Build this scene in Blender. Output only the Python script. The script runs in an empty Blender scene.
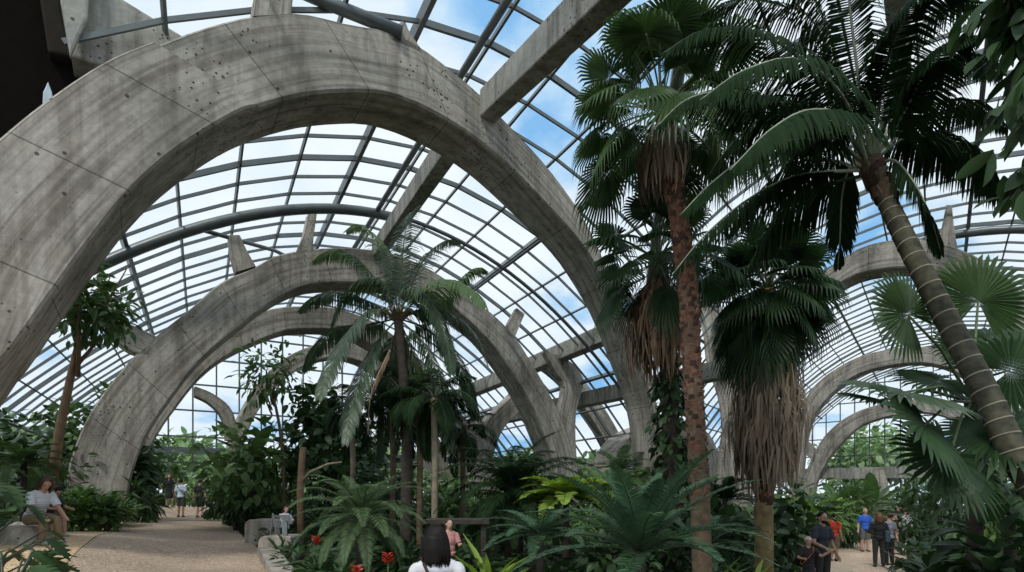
import bpy, math, random
import numpy as np
from mathutils import Vector, Matrix, Euler, noise as mnoise
F = 560.0; HY = 495.0; EYE = 1.65
C = bpy.context.scene.collection
PI = math.pi
# ------------------------------------------------------------------ helpers
def link(name, verts, faces, mat=None, parent=None, smooth=False, uv=None, mats=None, midx=None):
    me = bpy.data.meshes.new(name)
    me.from_pydata([tuple(v) for v in verts], [], [tuple(f) for f in faces])
    if mats:
        for m in mats: me.materials.append(m)
        if midx is not None: me.polygons.foreach_set('material_index', midx)
    elif mat: me.materials.append(mat)
    if smooth: me.polygons.foreach_set('use_smooth', [True]*len(me.polygons))
    if uv is not None:
        l = me.uv_layers.new(name='UVMap')
        l.data.foreach_set('uv', np.array(uv, dtype=np.float32).ravel())
    me.update()
    o = bpy.data.objects.new(name, me); C.objects.link(o)
    if parent: o.parent = parent
    return o
def tag(o, label=None, cat=None, group=None, kind=None):
    if label: o['label'] = label
    if cat: o['category'] = cat
    if group: o['group'] = group
    if kind: o['kind'] = kind
    return o
def thing(name, label, cat, loc=(0,0,0), rz=0, group=None):
    o = bpy.data.objects.new(name, None); C.objects.link(o)
    o.location = loc; o.rotation_euler = (0,0,rz); o.empty_display_size = .1
    return tag(o, label, cat, group)
class MB:
    def __init__(s): s.v=[]; s.f=[]; s.mi=[]
    def add(s, v, f, m=0):
        n=len(s.v); s.v.extend(v); s.f.extend([tuple(i+n for i in q) for q in f]); s.mi.extend([m]*len(f))
    def bar(s, a, b, w, h, up=(0,0,1), m=0):
        a=Vector(a); b=Vector(b); d=(b-a)
        if d.length<1e-6: return
        d.normalize(); up=Vector(up); x=d.cross(up)
        if x.length<1e-3: x=d.cross(Vector((1,0,0)))
        x.normalize(); y=x.cross(d)
        vs=[p+x*(i*w/2)+y*(j*h/2) for p in (a,b) for i,j in ((-1,-1),(1,-1),(1,1),(-1,1))]
        s.add(vs,[(0,1,2,3),(7,6,5,4),(0,4,5,1),(1,5,6,2),(2,6,7,3),(3,7,4,0)],m)
    def box(s, c, sz, rz=0, m=0):
        cx,cy,cz=c; a,b,h=[k/2 for k in sz]; co,si=math.cos(rz),math.sin(rz)
        vs=[(cx+x*co-y*si,cy+x*si+y*co,cz+z) for z in(-h,h) for x,y in((-a,-b),(a,-b),(a,b),(-a,b))]
        s.add(vs,[(3,2,1,0),(4,5,6,7),(0,1,5,4),(1,2,6,5),(2,3,7,6),(3,0,4,7)],m)
    def tube(s, pts, rads, n=8, m=0, cap=True):
        pts=[Vector(p) for p in pts]
        if not hasattr(rads,'__len__'): rads=[rads]*len(pts)
        base=len(s.v); x=None
        for i,p in enumerate(pts):
            d=(pts[min(i+1,len(pts)-1)]-pts[max(i-1,0)]).normalized()
            if x is None:
                x=d.cross(Vector((0,0,1)))
                if x.length<.05: x=d.cross(Vector((0,1,0)))
            x=(x-d*x.dot(d)).normalized(); y=d.cross(x)
            for k in range(n):
                a=2*PI*k/n; s.v.append(p+(x*math.cos(a)+y*math.sin(a))*rads[i])
        L=len(pts)
        for i in range(L-1):
            for k in range(n):
                s.f.append((base+i*n+k,base+i*n+(k+1)%n,base+(i+1)*n+(k+1)%n,base+(i+1)*n+k)); s.mi.append(m)
        if cap:
            s.f.append(tuple(base+k for k in range(n))[::-1]); s.mi.append(m)
            s.f.append(tuple(base+(L-1)*n+k for k in range(n))); s.mi.append(m)
    def ball(s, c, r, nu=10, nv=7, m=0):
        if not hasattr(r,'__len__'): r=(r,r,r)
        vs=[]; fs=[]
        for j in range(nv+1):
            th=PI*j/nv
            for i in range(nu):
                ph=2*PI*i/nu
                vs.append((c[0]+r[0]*math.sin(th)*math.cos(ph),c[1]+r[1]*math.sin(th)*math.sin(ph),c[2]-r[2]*math.cos(th)))
        for j in range(nv):
            for i in range(nu):
                fs.append((j*nu+i,j*nu+(i+1)%nu,(j+1)*nu+(i+1)%nu,(j+1)*nu+i))
        s.add(vs,fs,m)
    def build(s, name, mat=None, parent=None, smooth=False, mats=None):
        return link(name, s.v, s.f, mat, parent, smooth, mats=mats, midx=s.mi if mats else None)
def dup(root, loc=None, rot=None, scale=None, label=None, group=None):
    r=root.copy(); C.objects.link(r)
    if loc is not None: r.location=loc
    if rot is not None: r.rotation_euler=rot
    if scale is not None: r.scale=(scale,)*3
    if label: r['label']=label
    if group: r['group']=group
    for ch in list(root.children):
        c=ch.copy(); C.objects.link(c); c.parent=r
        for g in list(ch.children):
            d=g.copy(); C.objects.link(d); d.parent=c
    return r
# ground height: the garden rises to the left and falls to the right
GP=[(-16.7,27.4,1.05),(-9.3,10.5,.95),(-8.2,9,.85),(-.6,4.4,-.2),(6.4,11.5,-.47),(11.5,20,-.72),(-14.8,25,.62),(-12.5,17,.80),(-9.8,11.5,.80),(-6.5,14,.45),(-5.2,10.5,.25),(0,0,0),(0,10,0),(0,20,.05),(14,23,-.68),(10.5,17.5,-.56),(8,13,-.45),
    (0,32,.1),(-22,20,.95),(-22,35,.8),(24,20,-.7),(20,38,-.7),(8,4,-.1),(-8,4,.4),(0,-10,0),(5,17,-.25),(-3,13,.1)]
def g(x,y):
    n=0; d=0
    for a,b,z in GP:
        w=1/(((x-a)**2+(y-b)**2)+1.5)**1.5; n+=w*z; d+=w
    return n/d
def at(px, Y): return (px-512)/F*Y
def zz(py, Y): return EYE+(HY-py)/F*Y
def P3(px,py,Y): return Vector((at(px,Y),Y,zz(py,Y)))
# ------------------------------------------------------------------ materials
def N(nt,t,**k):
    n=nt.nodes.new(t)
    for a,b in k.items():
        if a in ('operation','blend_type','data_type','noise_dimensions','feature','wave_type','bands_direction','distance','offset','squash','interpolation','vector_type'): setattr(n,a,b)
    return n
def ramp(nt, pts):
    r=nt.nodes.new('ShaderNodeValToRGB'); e=r.color_ramp.elements
    while len(e)<len(pts): e.new(.5)
    for q,(p,c) in zip(e,pts):
        q.position=p; q.color=(*c,1) if len(c)==3 else c
    return r
def newmat(name):
    m=bpy.data.materials.new(name); m.use_nodes=True
    nt=m.node_tree; b=nt.nodes['Principled BSDF']; return m,nt,b
def flat(name,col,rough=.6,metal=0,var=.12,scale=8,spec=.5):
    m,nt,b=newmat(name); L=nt.links
    tc=N(nt,'ShaderNodeTexCoord'); no=N(nt,'ShaderNodeTexNoise'); no.inputs['Scale'].default_value=scale; no.inputs['Detail'].default_value=4
    L.new(tc.outputs['Object'],no.inputs['Vector'])
    r=ramp(nt,[(.3,tuple(c*(1-var) for c in col)),(.7,tuple(min(1,c*(1+var)) for c in col))])
    L.new(no.outputs['Fac'],r.inputs['Fac']); L.new(r.outputs['Color'],b.inputs['Base Color'])
    b.inputs['Roughness'].default_value=rough; b.inputs['Metallic'].default_value=metal; b.inputs['Specular IOR Level'].default_value=spec
    return m
def leafmat(name,c1,c2,rough=.38,trans=.25,scale=3,spec=.5):
    m,nt,b=newmat(name); L=nt.links
    geo=N(nt,'ShaderNodeNewGeometry'); oi=N(nt,'ShaderNodeObjectInfo'); tc=N(nt,'ShaderNodeTexCoord')
    no=N(nt,'ShaderNodeTexNoise'); no.inputs['Scale'].default_value=scale; no.inputs['Detail'].default_value=3
    L.new(tc.outputs['Object'],no.inputs['Vector'])
    a=N(nt,'ShaderNodeMath',operation='MULTIPLY_ADD'); a.inputs[1].default_value=.55
    L.new(geo.outputs['Random Per Island'],a.inputs[0]); L.new(no.outputs['Fac'],a.inputs[2])
    s=N(nt,'ShaderNodeMath',operation='MULTIPLY_ADD'); s.inputs[1].default_value=.25; L.new(oi.outputs['Random'],s.inputs[0]); L.new(a.outputs[0],s.inputs[2])
    r=ramp(nt,[(.4,c1),(1.15 if False else 1.0,c2)]); L.new(s.outputs[0],r.inputs['Fac'])
    L.new(r.outputs['Color'],b.inputs['Base Color']); b.inputs['Roughness'].default_value=rough; b.inputs['Specular IOR Level'].default_value=spec
    tr=N(nt,'ShaderNodeBsdfTranslucent'); mx=N(nt,'ShaderNodeMixShader'); mx.inputs[0].default_value=trans
    hs=N(nt,'ShaderNodeHueSaturation'); hs.inputs['Value'].default_value=1.5; hs.inputs['Saturation'].default_value=1.1
    L.new(r.outputs['Color'],hs.inputs['Color']); L.new(hs.outputs['Color'],tr.inputs['Color'])
    L.new(b.outputs[0],mx.inputs[1]); L.new(tr.outputs[0],mx.inputs[2])
    L.new(mx.outputs[0],nt.nodes['Material Output'].inputs['Surface'])
    return m
def concrete(name, base=(.42,.388,.34), uv=True, dark=.45):
    m,nt,b=newmat(name); L=nt.links
    tc=N(nt,'ShaderNodeTexCoord'); mp=N(nt,'ShaderNodeMapping')
    L.new(tc.outputs['Object'],mp.inputs['Vector'])
    def noise(scale,det,src,rough=.6):
        n=N(nt,'ShaderNodeTexNoise'); n.inputs['Scale'].default_value=scale; n.inputs['Detail'].default_value=det; n.inputs['Roughness'].default_value=rough
        L.new(src,n.inputs['Vector']); return n
    big=noise(.45,6,mp.outputs[0],.65)
    r1=ramp(nt,[(.28,tuple(c*dark for c in base)),(.5,base),(.72,tuple(min(1,c*1.22) for c in base))]); L.new(big.outputs['Fac'],r1.inputs['Fac'])
    mp2=N(nt,'ShaderNodeMapping'); mp2.inputs['Scale'].default_value=(2.6,2.6,.22); L.new(tc.outputs['Object'],mp2.inputs['Vector'])
    st=noise(1.6,5,mp2.outputs[0]); r2=ramp(nt,[(.36,(.36,.33,.28)),(.55,(1,1,1))]); L.new(st.outputs['Fac'],r2.inputs['Fac'])
    mx=N(nt,'ShaderNodeMixRGB',blend_type='MULTIPLY'); mx.inputs[0].default_value=.5 if uv else .75; L.new(r1.outputs[0],mx.inputs[1]); L.new(r2.outputs[0],mx.inputs[2])
    fine=noise(9,6,tc.outputs['Object']); r3=ramp(nt,[(.3,(.72,.72,.72)),(.65,(1.12,1.12,1.12))]); L.new(fine.outputs['Fac'],r3.inputs['Fac'])
    m2=N(nt,'ShaderNodeMixRGB',blend_type='MULTIPLY'); m2.inputs[0].default_value=.7; L.new(mx.outputs[0],m2.inputs[1]); L.new(r3.outputs[0],m2.inputs[2])
    # bug holes
    vo=N(nt,'ShaderNodeTexVoronoi'); vo.inputs['Scale'].default_value=3.0; L.new(tc.outputs['Object'],vo.inputs['Vector'])
    hr=ramp(nt,[(.075,(.12,.11,.10)),(.11,(1,1,1))]); L.new(vo.outputs['Distance'],hr.inputs['Fac'])
    vo2=N(nt,'ShaderNodeTexVoronoi'); vo2.inputs['Scale'].default_value=9; L.new(tc.outputs['Object'],vo2.inputs['Vector'])
    pat=noise(.5,2,tc.outputs['Object']); pr=ramp(nt,[(.47,(0,0,0)),(.64,(.22,.22,.22))]); L.new(pat.outputs['Fac'],pr.inputs['Fac'])
    lt=N(nt,'ShaderNodeMath',operation='LESS_THAN'); L.new(vo2.outputs['Distance'],lt.inputs[0]); L.new(pr.outputs[0],lt.inputs[1])
    m3=N(nt,'ShaderNodeMixRGB',blend_type='MULTIPLY'); m3.inputs[0].default_value=.85; L.new(m2.outputs[0],m3.inputs[1]); L.new(hr.outputs[0],m3.inputs[2])
    m4=N(nt,'ShaderNodeMixRGB'); L.new(lt.outputs[0],m4.inputs[0]); L.new(m3.outputs[0],m4.inputs[1]); m4.inputs[2].default_value=(.07,.065,.06,1)
    col=m4.outputs[0]
    if uv:
        mpu=N(nt,'ShaderNodeMapping'); L.new(tc.outputs['UV'],mpu.inputs['Vector'])
        br=N(nt,'ShaderNodeTexBrick'); br.offset=.37; br.inputs['Scale'].default_value=1; br.inputs['Brick Width'].default_value=1.9; br.inputs['Row Height'].default_value=9.0
        br.inputs['Mortar Size'].default_value=.014; br.inputs['Mortar Smooth'].default_value=.3
        br.inputs['Color1'].default_value=(1,1,1,1); br.inputs['Color2'].default_value=(.84,.84,.83,1); br.inputs['Mortar'].default_value=(.35,.34,.32,1)
        L.new(mpu.outputs[0],br.inputs['Vector'])
        m5=N(nt,'ShaderNodeMixRGB',blend_type='MULTIPLY'); m5.inputs[0].default_value=.9; L.new(col,m5.inputs[1]); L.new(br.outputs['Color'],m5.inputs[2])
        # board marks along the form
        mpb=N(nt,'ShaderNodeMapping'); mpb.inputs['Scale'].default_value=(.25,7,1); L.new(tc.outputs['UV'],mpb.inputs['Vector'])
        bn=noise(1.0,3,mpb.outputs[0]); r6=ramp(nt,[(.36,(.52,.50,.46)),(.56,(1.1,1.1,1.08))]); L.new(bn.outputs['Fac'],r6.inputs['Fac'])
        m6=N(nt,'ShaderNodeMixRGB',blend_type='MULTIPLY'); m6.inputs[0].default_value=.8; L.new(m5.outputs[0],m6.inputs[1]); L.new(r6.outputs[0],m6.inputs[2])
        col=m6.outputs[0]
    L.new(col,b.inputs['Base Color']); b.inputs['Roughness'].default_value=.85; b.inputs['Specular IOR Level'].default_value=.3
    bp=N(nt,'ShaderNodeBump'); bp.inputs['Strength'].default_value=.35; bp.inputs['Distance'].default_value=.03
    L.new(fine.outputs['Fac'],bp.inputs['Height']); L.new(bp.outputs[0],b.inputs['Normal'])
    return m
M={}
M['concrete']=concrete('concrete')
M['concrete_plain']=concrete('concrete_beam',(.36,.35,.31),uv=False)
M['canopy']=flat('canopy_shade_black',(.008,.007,.006),1,0,.12,8,.02)  # near-black colour stands in for the shade on the concrete overhang
M['steel']=flat('painted_steel',(.12,.135,.135),.4,.3,.15,3)
M['steel_light']=flat('grey_steel',(.22,.25,.25),.4,.4,.15,3)
def glassmat():
    m=bpy.data.materials.new('roof_glass'); m.use_nodes=True; nt=m.node_tree; L=nt.links
    nt.nodes.remove(nt.nodes['Principled BSDF'])
    t=N(nt,'ShaderNodeBsdfTransparent'); t.inputs[0].default_value=(.93,.96,.96,1)
    gl=N(nt,'ShaderNodeBsdfGlossy'); gl.inputs['Roughness'].default_value=.05
    fr=N(nt,'ShaderNodeValue'); fr.outputs[0].default_value=.035
    mx=N(nt,'ShaderNodeMixShader'); L.new(fr.outputs[0],mx.inputs[0]); L.new(t.outputs[0],mx.inputs[1]); L.new(gl.outputs[0],mx.inputs[2])
    L.new(mx.outputs[0],nt.nodes['Material Output'].inputs['Surface']); return m
M['glass']=glassmat()
# ------------------------------------------------------------------ world
w=bpy.data.worlds.new('sky'); bpy.context.scene.world=w; w.use_nodes=True; nt=w.node_tree; L=nt.links
bg=nt.nodes['Background']; tc=N(nt,'ShaderNodeTexCoord')
sp=N(nt,'ShaderNodeSeparateXYZ'); L.new(tc.outputs['Generated'],sp.inputs[0])
mxz=N(nt,'ShaderNodeMath',operation='MAXIMUM'); mxz.inputs[1].default_value=.0; L.new(sp.outputs['Z'],mxz.inputs[0])
ad=N(nt,'ShaderNodeMath',operation='ADD'); ad.inputs[1].default_value=.35; L.new(mxz.outputs[0],ad.inputs[0])
dv=N(nt,'ShaderNodeVectorMath',operation='DIVIDE'); L.new(tc.outputs['Generated'],dv.inputs[0])
cb=N(nt,'ShaderNodeCombineXYZ'); [L.new(ad.outputs[0],cb.inputs[i]) for i in range(3)]; L.new(cb.outputs[0],dv.inputs[1])
mpc=N(nt,'ShaderNodeMapping'); mpc.inputs['Location'].default_value=(0.2,1.7,.9); L.new(dv.outputs[0],mpc.inputs['Vector'])
cn=N(nt,'ShaderNodeTexNoise'); cn.inputs['Scale'].default_value=3.0; cn.inputs['Detail'].default_value=8; cn.inputs['Roughness'].default_value=.52; L.new(mpc.outputs[0],cn.inputs['Vector'])
cr=ramp(nt,[(.33,(.22,.46,.78)),(.39,(.42,.62,.84)),(.46,(.70,.79,.88)),(.62,(.83,.88,.93))]); L.new(cn.outputs['Fac'],cr.inputs['Fac'])
L.new(cr.outputs[0],bg.inputs['Color']); bg.inputs['Strength'].default_value=1.12
# ------------------------------------------------------------------ camera
cam=bpy.data.cameras.new('camera'); co=bpy.data.objects.new('camera',cam); C.objects.link(co); bpy.context.scene.camera=co
cam.sensor_width=36; cam.lens=F/1024*36; co.location=(0,0,EYE); co.rotation_euler=(PI/2,0,0)
cam.shift_y=(HY-286)/1024; cam.clip_end=500
vs=bpy.context.scene.view_settings; vs.view_transform='Standard'; vs.look='None'; vs.gamma=1; vs.use_curve_mapping=False; vs.exposure=0.12
su=bpy.data.lights.new('sun','SUN'); so=bpy.data.objects.new('sun',su); C.objects.link(so); su.energy=1.9; su.angle=.15; su.color=(1,.96,.9)
so.rotation_euler=Euler((.65,.15,-.5))
# ------------------------------------------------------------------ arches
class Plane:
    def __init__(s,p,d):
        s.p=Vector((*p,0)); s.d=Vector((*d,0)).normalized(); s.n=Vector((-s.d.y,s.d.x,0))
        if s.n.y<0: s.n=-s.n
    def hit(s,px,py):
        r=Vector(((px-512)/F,1,(HY-py)/F)); t=s.n.dot(s.p)/s.n.dot(r)
        return Vector((0,0,EYE))+r*t
def resample(pts,n,closed=False):
    P=[Vector((*p,0)) for p in pts]; out=[]
    segs=[]
    for i in range(len(P)-1):
        p0=P[max(i-1,0)];p1=P[i];p2=P[i+1];p3=P[min(i+2,len(P)-1)]
        for k in range(12):
            t=k/12; out.append(.5*((2*p1)+(p2-p0)*t+(2*p0-5*p1+4*p2-p3)*t*t+(3*p1-p0-3*p2+p3)*t**3))
    out.append(P[-1]); d=[0]
    for i in range(1,len(out)): d.append(d[-1]+(out[i]-out[i-1]).length)
    res=[];j=0
    for k in range(n):
        s=d[-1]*k/(n-1)
        while j<len(d)-2 and d[j+1]<s: j+=1
        f=(s-d[j])/max(1e-9,d[j+1]-d[j]); q=out[j].lerp(out[j+1],min(1,max(0,f))); res.append((q.x,q.y))
    return res
def strip_solid(name, pl, outer, inner, th, n=56, mat=None, parent=None, front=0.0, bev=.05):
    """a band between two traced curves in a real vertical plane, given real thickness away from the viewer"""
    o=[pl.hit(*q) for q in resample(outer,n)]; i=[pl.hit(*q) for q in resample(inner,n)]
    t0,t1=th if hasattr(th,'__len__') else (th,th)
    V=[];Fc=[];UV=[]
    u=[0]
    for k in range(1,n): u.append(u[-1]+((o[k]+i[k])/2-(o[k-1]+i[k-1])/2).length)
    # profile loop: bevelled rectangle
    for k in range(n):
        t=t0+(t1-t0)*k/(n-1); a=o[k]; b=i[k]; dr=(b-a); Lr=dr.length; dr/=Lr; nn=pl.n; e=min(bev,Lr*.2)
        fr=nn*front
        V+= [a+fr+dr*e, b+fr-dr*e, b+fr+nn*e, b+nn*(t-e), b+nn*t-dr*e, a+nn*t+dr*e, a+nn*(t-e), a+fr+nn*e]
        vv=[0,Lr,Lr+.01,Lr+t,Lr+t+.01,2*Lr+t,2*Lr+t+.01,2*Lr+2*t]
        UV.append(vv)
    for k in range(n-1):
        for j in range(8):
            q=(j+1)%8
            Fc.append((k*8+j,k*8+q,(k+1)*8+q,(k+1)*8+j))
    uv=[]
    for k in range(n-1):
        for j in range(8):
            q=j+1
            a0=UV[k][j]; a1=UV[k][q] if q<8 else UV[k][7]+.01; b0=UV[k+1][j]; b1=UV[k+1][q] if q<8 else UV[k+1][7]+.01
            uv+=[(u[k],a0),(u[k],a1),(u[k+1],b1),(u[k+1],b0)]
    Fc.append(tuple(range(8))); uv+=[(0,0)]*8
    Fc.append(tuple((n-1)*8+j for j in range(8))[::-1]); uv+=[(0,0)]*8
    return link(name,V,Fc,mat or M['concrete'],parent,uv=uv)
def plane_mc(m,c): return Plane((c,0),(m,1)) # X=m*Y+c
PA=plane_mc(1.49,-19.7); PB=plane_mc(1.49,-37.8); PB2=plane_mc(1.49,-43.5); PB3=plane_mc(1.49,-50)
u3=Vector((.607,.795,0)); v3=Vector((.795,-.607,0)); Q0=Vector((15.5,21,0))
PC=Plane(Q0.xy,v3.xy); PD=Plane((Q0+u3*17).xy,v3.xy); PE=Plane((Q0+u3*31).xy,v3.xy)
AO=[(-178,600),(-160,480),(-132,350),(-92,250),(-50,192),(0,143),(52,101),(107,65),(152,46),(200,28),(256,14),(300,12),(345,22),(404,36),(467,82),(492,107),(542,160),(582,215),(607,268),(628,318),(646,365),(661,418),(668,457),(671,510),(672,570)]
AI=[(-95,600),(-72,500),(-42,430),(0,366),(16,347),(79,259),(125,200),(172,156),(235,116),(302,95),(365,91),(400,97),(442,116),(492,150),(542,199),(579,240),(599,270),(618,306),(638,360),(653,408),(659,470),(660,520),(660,570)]
arch=strip_solid('concrete_arch',PA,AO,AI,(1.6,.95),n=90)
tag(arch,'huge weathered concrete arch sweeping overhead from the lower left, the largest','arch')
BO=[(62,520),(66,490),(70,461),(90,413),(125,366),(156,336),(189,310),(220,283),(255,267),(275,256),(310,249),(355,248),(395,254),(432,270),(465,293),(492,313),(514,335),(531,361),(549,392),(566,427),(577,470),(582,520)]
BI=[(122,545),(124,522),(128,495),(133,470),(145,438),(165,406),(200,361),(250,318),(275,300),(299,288),(324,283),(370,283),(410,287),(440,298),(461,314),(487,338),(509,367),(531,403),(544,433),(555,466),(560,520)]
o=strip_solid('concrete_arch',PB,BO,BI,1.3,n=80)
tag(o,'second large concrete arch rising from a broad foot by the left path','arch')
B2O=[(108,530),(112,490),(118,465),(132,430),(150,400),(178,366),(210,336),(240,319),(270,309),(300,306),(340,309),(380,325),(415,355),(450,398),(480,440),(497,475),(505,520)]
B2I=[(130,530),(132,500),(145,460),(160,430),(176,407),(201,376),(230,354),(275,334),(300,329),(340,331),(375,346),(405,373),(430,405),(455,445),(468,475),(476,520)]
o=strip_solid('concrete_arch',PB2,B2O,B2I,1.1,n=60)
tag(o,'concrete arch seen close behind and inside the second arch, behind the coconut palm','arch')
B3O=[(212,540),(216,500),(222,470),(232,435),(245,405),(268,372),(300,350),(340,342),(380,355),(415,390),(440,440),(452,475),(458,510),(460,545)]
B3I=[(232,540),(234,500),(238,470),(247,435),(260,408),(282,382),(308,364),(340,357),(372,368),(402,400),(424,445),(434,478),(440,510),(442,545)]
o=strip_solid('concrete_arch',PB3,B3O,B3I,1.0,n=50)
tag(o,'farthest and smallest concrete arch on the left, mostly hidden by foliage','arch')
CO=[(712,520),(716,470),(722,430),(738,390),(760,350),(785,312),(809,286),(824,273),(853,251),(878,242),(907,239),(942,243),(976,256),(1005,276),(1035,305),(1070,350),(1110,410),(1140,480),(1150,540)]
CI=[(747,520),(746,475),(750,435),(765,397),(785,356),(800,325),(814,303),(834,287),(858,274),(888,268),(917,268),(951,276),(986,296),(1012,322),(1045,365),(1075,430),(1100,500),(1105,540)]
o=strip_solid('concrete_arch',PC,CO,CI,1.2,n=60)
tag(o,'concrete arch behind the ringed palm trunk, the highest one on the right','arch')
DO=[(786,520),(790,480),(799,418),(814,386),(849,361),(884,350),(925,347),(965,358),(1000,385),(1025,430),(1040,500),(1042,520)]
DI=[(799,520),(801,480),(808,430),(822,404),(851,378),(886,366),(925,363),(958,373),(985,398),(1005,440),(1016,500),(1018,520)]
o=strip_solid('concrete_arch',PD,DO,DI,1.1,n=50)
tag(o,'middle of the three nested concrete arches over the right path','arch')
EO=[(800,520),(804,480),(814,453),(829,431),(854,413),(890,402),(930,399),(965,410),(990,435),(1006,480),(1010,520)]
EI=[(812,520),(816,485),(826,463),(840,445),(861,426),(895,415),(930,413),(958,423),(978,446),(990,485),(994,520)]
o=strip_solid('concrete_arch',PE,EO,EI,1.1,n=50)
tag(o,'smallest concrete arch over the right path, nearest the far glass gable','arch')
# arch F right of B and little niche arch
PF=plane_mc(1.49,-44.0)
o=strip_solid('concrete_arch',PF,[(545,352),(562,362),(582,378),(603,405),(622,438),(634,470),(642,520)],[(536,362),(552,372),(569,388),(589,414),(605,441),(617,470),(624,520)],.7,n=40)
tag(o,'half arch of concrete descending right, beside the second arch right foot','arch')
PGp=plane_mc(1.49,-36)
o=strip_solid('concrete_arch',PGp,[(612,520),(613,478),(617,455),(630,436),(650,425),(672,421),(700,426),(716,445),(722,480),(724,520)],[(634,520),(635,478),(638,460),(645,448),(655,443),(672,440),(690,444),(700,458),(704,480),(705,520)],1.6,n=40)
tag(o,'low rounded concrete niche arch behind the right foot of the largest arch','arch')
# Y branches
bt=strip_solid('leg_face',PA,AO[:9],[(-95,600),(-72,500),(-42,430),(0,366),(16,347),(79,259),(125,200),(172,156),(235,116),(258,109)],.12,n=50,parent=arch,front=-.13,bev=.04)
def strut(pl,a,b,th,label,n=16,cat='strut'):
    o=strip_solid('concrete_strut',pl,a,b,th,n=n,bev=.03); tag(o,label,cat); return o
strut(plane_mc(1.49,-37.9),[(559,470),(556,440),(560,410),(564,385),(556,372),(545,352)],[(580,500),(576,440),(577,410),(584,385),(580,370),(563,356)],.35,'forked concrete branch rising from the second arch right foot')
strut(PB2,[(478,440),(490,418),(506,402),(520,388)],[(492,460),(502,432),(516,415),(532,403)],.8,'slanting concrete branch left of the second arch right leg')
strut(PC,[(722,436),(718,400),(706,362),(702,330),(690,290)],[(746,450),(742,405),(728,368),(722,330),(712,290)],.9,'concrete branch forking left from the tall arch behind the fan palm')
strut(PB,[(156,336),(135,326),(119,318),(112,300),(106,282)],[(148,356),(128,350),(112,336),(100,312),(94,290)],.6,'concrete branch joining the second arch to the left roof edge')
strut(PB,[(236,272),(231,252),(229,235)],[(256,266),(247,250),(240,235)],.45,'tapered concrete post on the second arch left shoulder')
strut(PB,[(296,252),(303,236),(308,214)],[(313,250),(314,236),(317,214)],.35,'slim concrete post near the top of the second arch')
strut(PB,[(505,330),(511,318),(517,308)],[(514,340),(519,328),(525,314)],.22,'stubby concrete post on the second arch right shoulder')
strut(PA,[(392,40),(400,25),(403,22)],[(426,54),(413,36),(406,22)],.35,'triangular concrete post on top of the largest arch')
strut(PA,[(252,16),(256,-10),(262,-40)],[(292,14),(294,-10),(300,-40)],.5,'wide concrete post above the largest arch crown')
strut(PC,[(938,246),(942,225),(946,205)],[(958,250),(954,226),(952,205)],.4,'tapered concrete post on the tall right arch')
strut(PE,[(790,432),(802,436),(816,449)],[(790,446),(800,450),(814,462)],.6,'short concrete branch left of the smallest right arch')
strut(PB2,[(195,386),(214,394),(232,410),(240,440)],[(195,396),(210,404),(222,418),(226,440)],.5,'thin curved concrete branch inside the left arches')
strut(PE,[(868,470),(870,495),(872,520)],[(884,470),(890,495),(894,520)],.7,'pale slanted concrete pier by the path under the far gable')
strut(PGp,[(150,415),(150,430)],[(150,425),(152,436)],.2,'x') if False else None
# ------------------------------------------------------------------ roof vaults
class Vault:
    def __init__(s,P,u1,u2,top,eave,a,p,t0,t1,ds=1.35,dt=1.12,pl=None):
        s.pl=pl or p
        s.P=Vector(P); s.u1=Vector(u1).normalized(); s.u2=Vector(u2).normalized(); s.top=top; s.eave=eave; s.a=a; s.p=p; s.t0=t0; s.t1=t1
        # parametrise s by arc length
        S=np.linspace(0,a,400); Z=eave+(top-eave)*(1-(S/a)**p); d=np.concatenate([[0],np.cumsum(np.hypot(np.diff(S),np.diff(Z)))])
        n=int(round(d[-1]/ds)); s.sv=[float(np.interp(d[-1]*k/n,d,S)) for k in range(n+1)]
        s.sv=[-x for x in s.sv[:0:-1]]+s.sv
        m=int(round((t1-t0)/dt)); s.tv=[t0+(t1-t0)*k/m for k in range(m+1)]
    def z(s,x): return s.eave+(s.top-s.eave)*(1-(min(abs(x),s.a)/s.a)**(s.p if x>0 else s.pl))
    def pt(s,x,t,dz=0): 
        q=s.P+s.u1*t+s.u2*x; return Vector((q.x,q.y,s.z(x)+dz))
    def inside(s,q):
        r=Vector((q.x-s.P.x,q.y-s.P.y,0)); t=r.dot(s.u1); x=r.dot(s.u2)
        return s.t0<t<s.t1 and abs(x)<s.a and q.z<s.z(x)-.05
    def hole(s,q):
        r=Vector((q.x-s.P.x,q.y-s.P.y,0)); return s is V1 and r.dot(s.u1)<2 and r.dot(s.u2)<-7.5
V1=Vault((-.78,13.6,0),(-.485,.874,0),(.874,.485,0),12.3,3.5,14,2.0,-20,27,ds=1.75,dt=1.15,pl=1.85)
V2=Vault(Q0,u3,v3,12.6,3.6,12.5,2.2,-16,33,ds=1.35)
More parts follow.
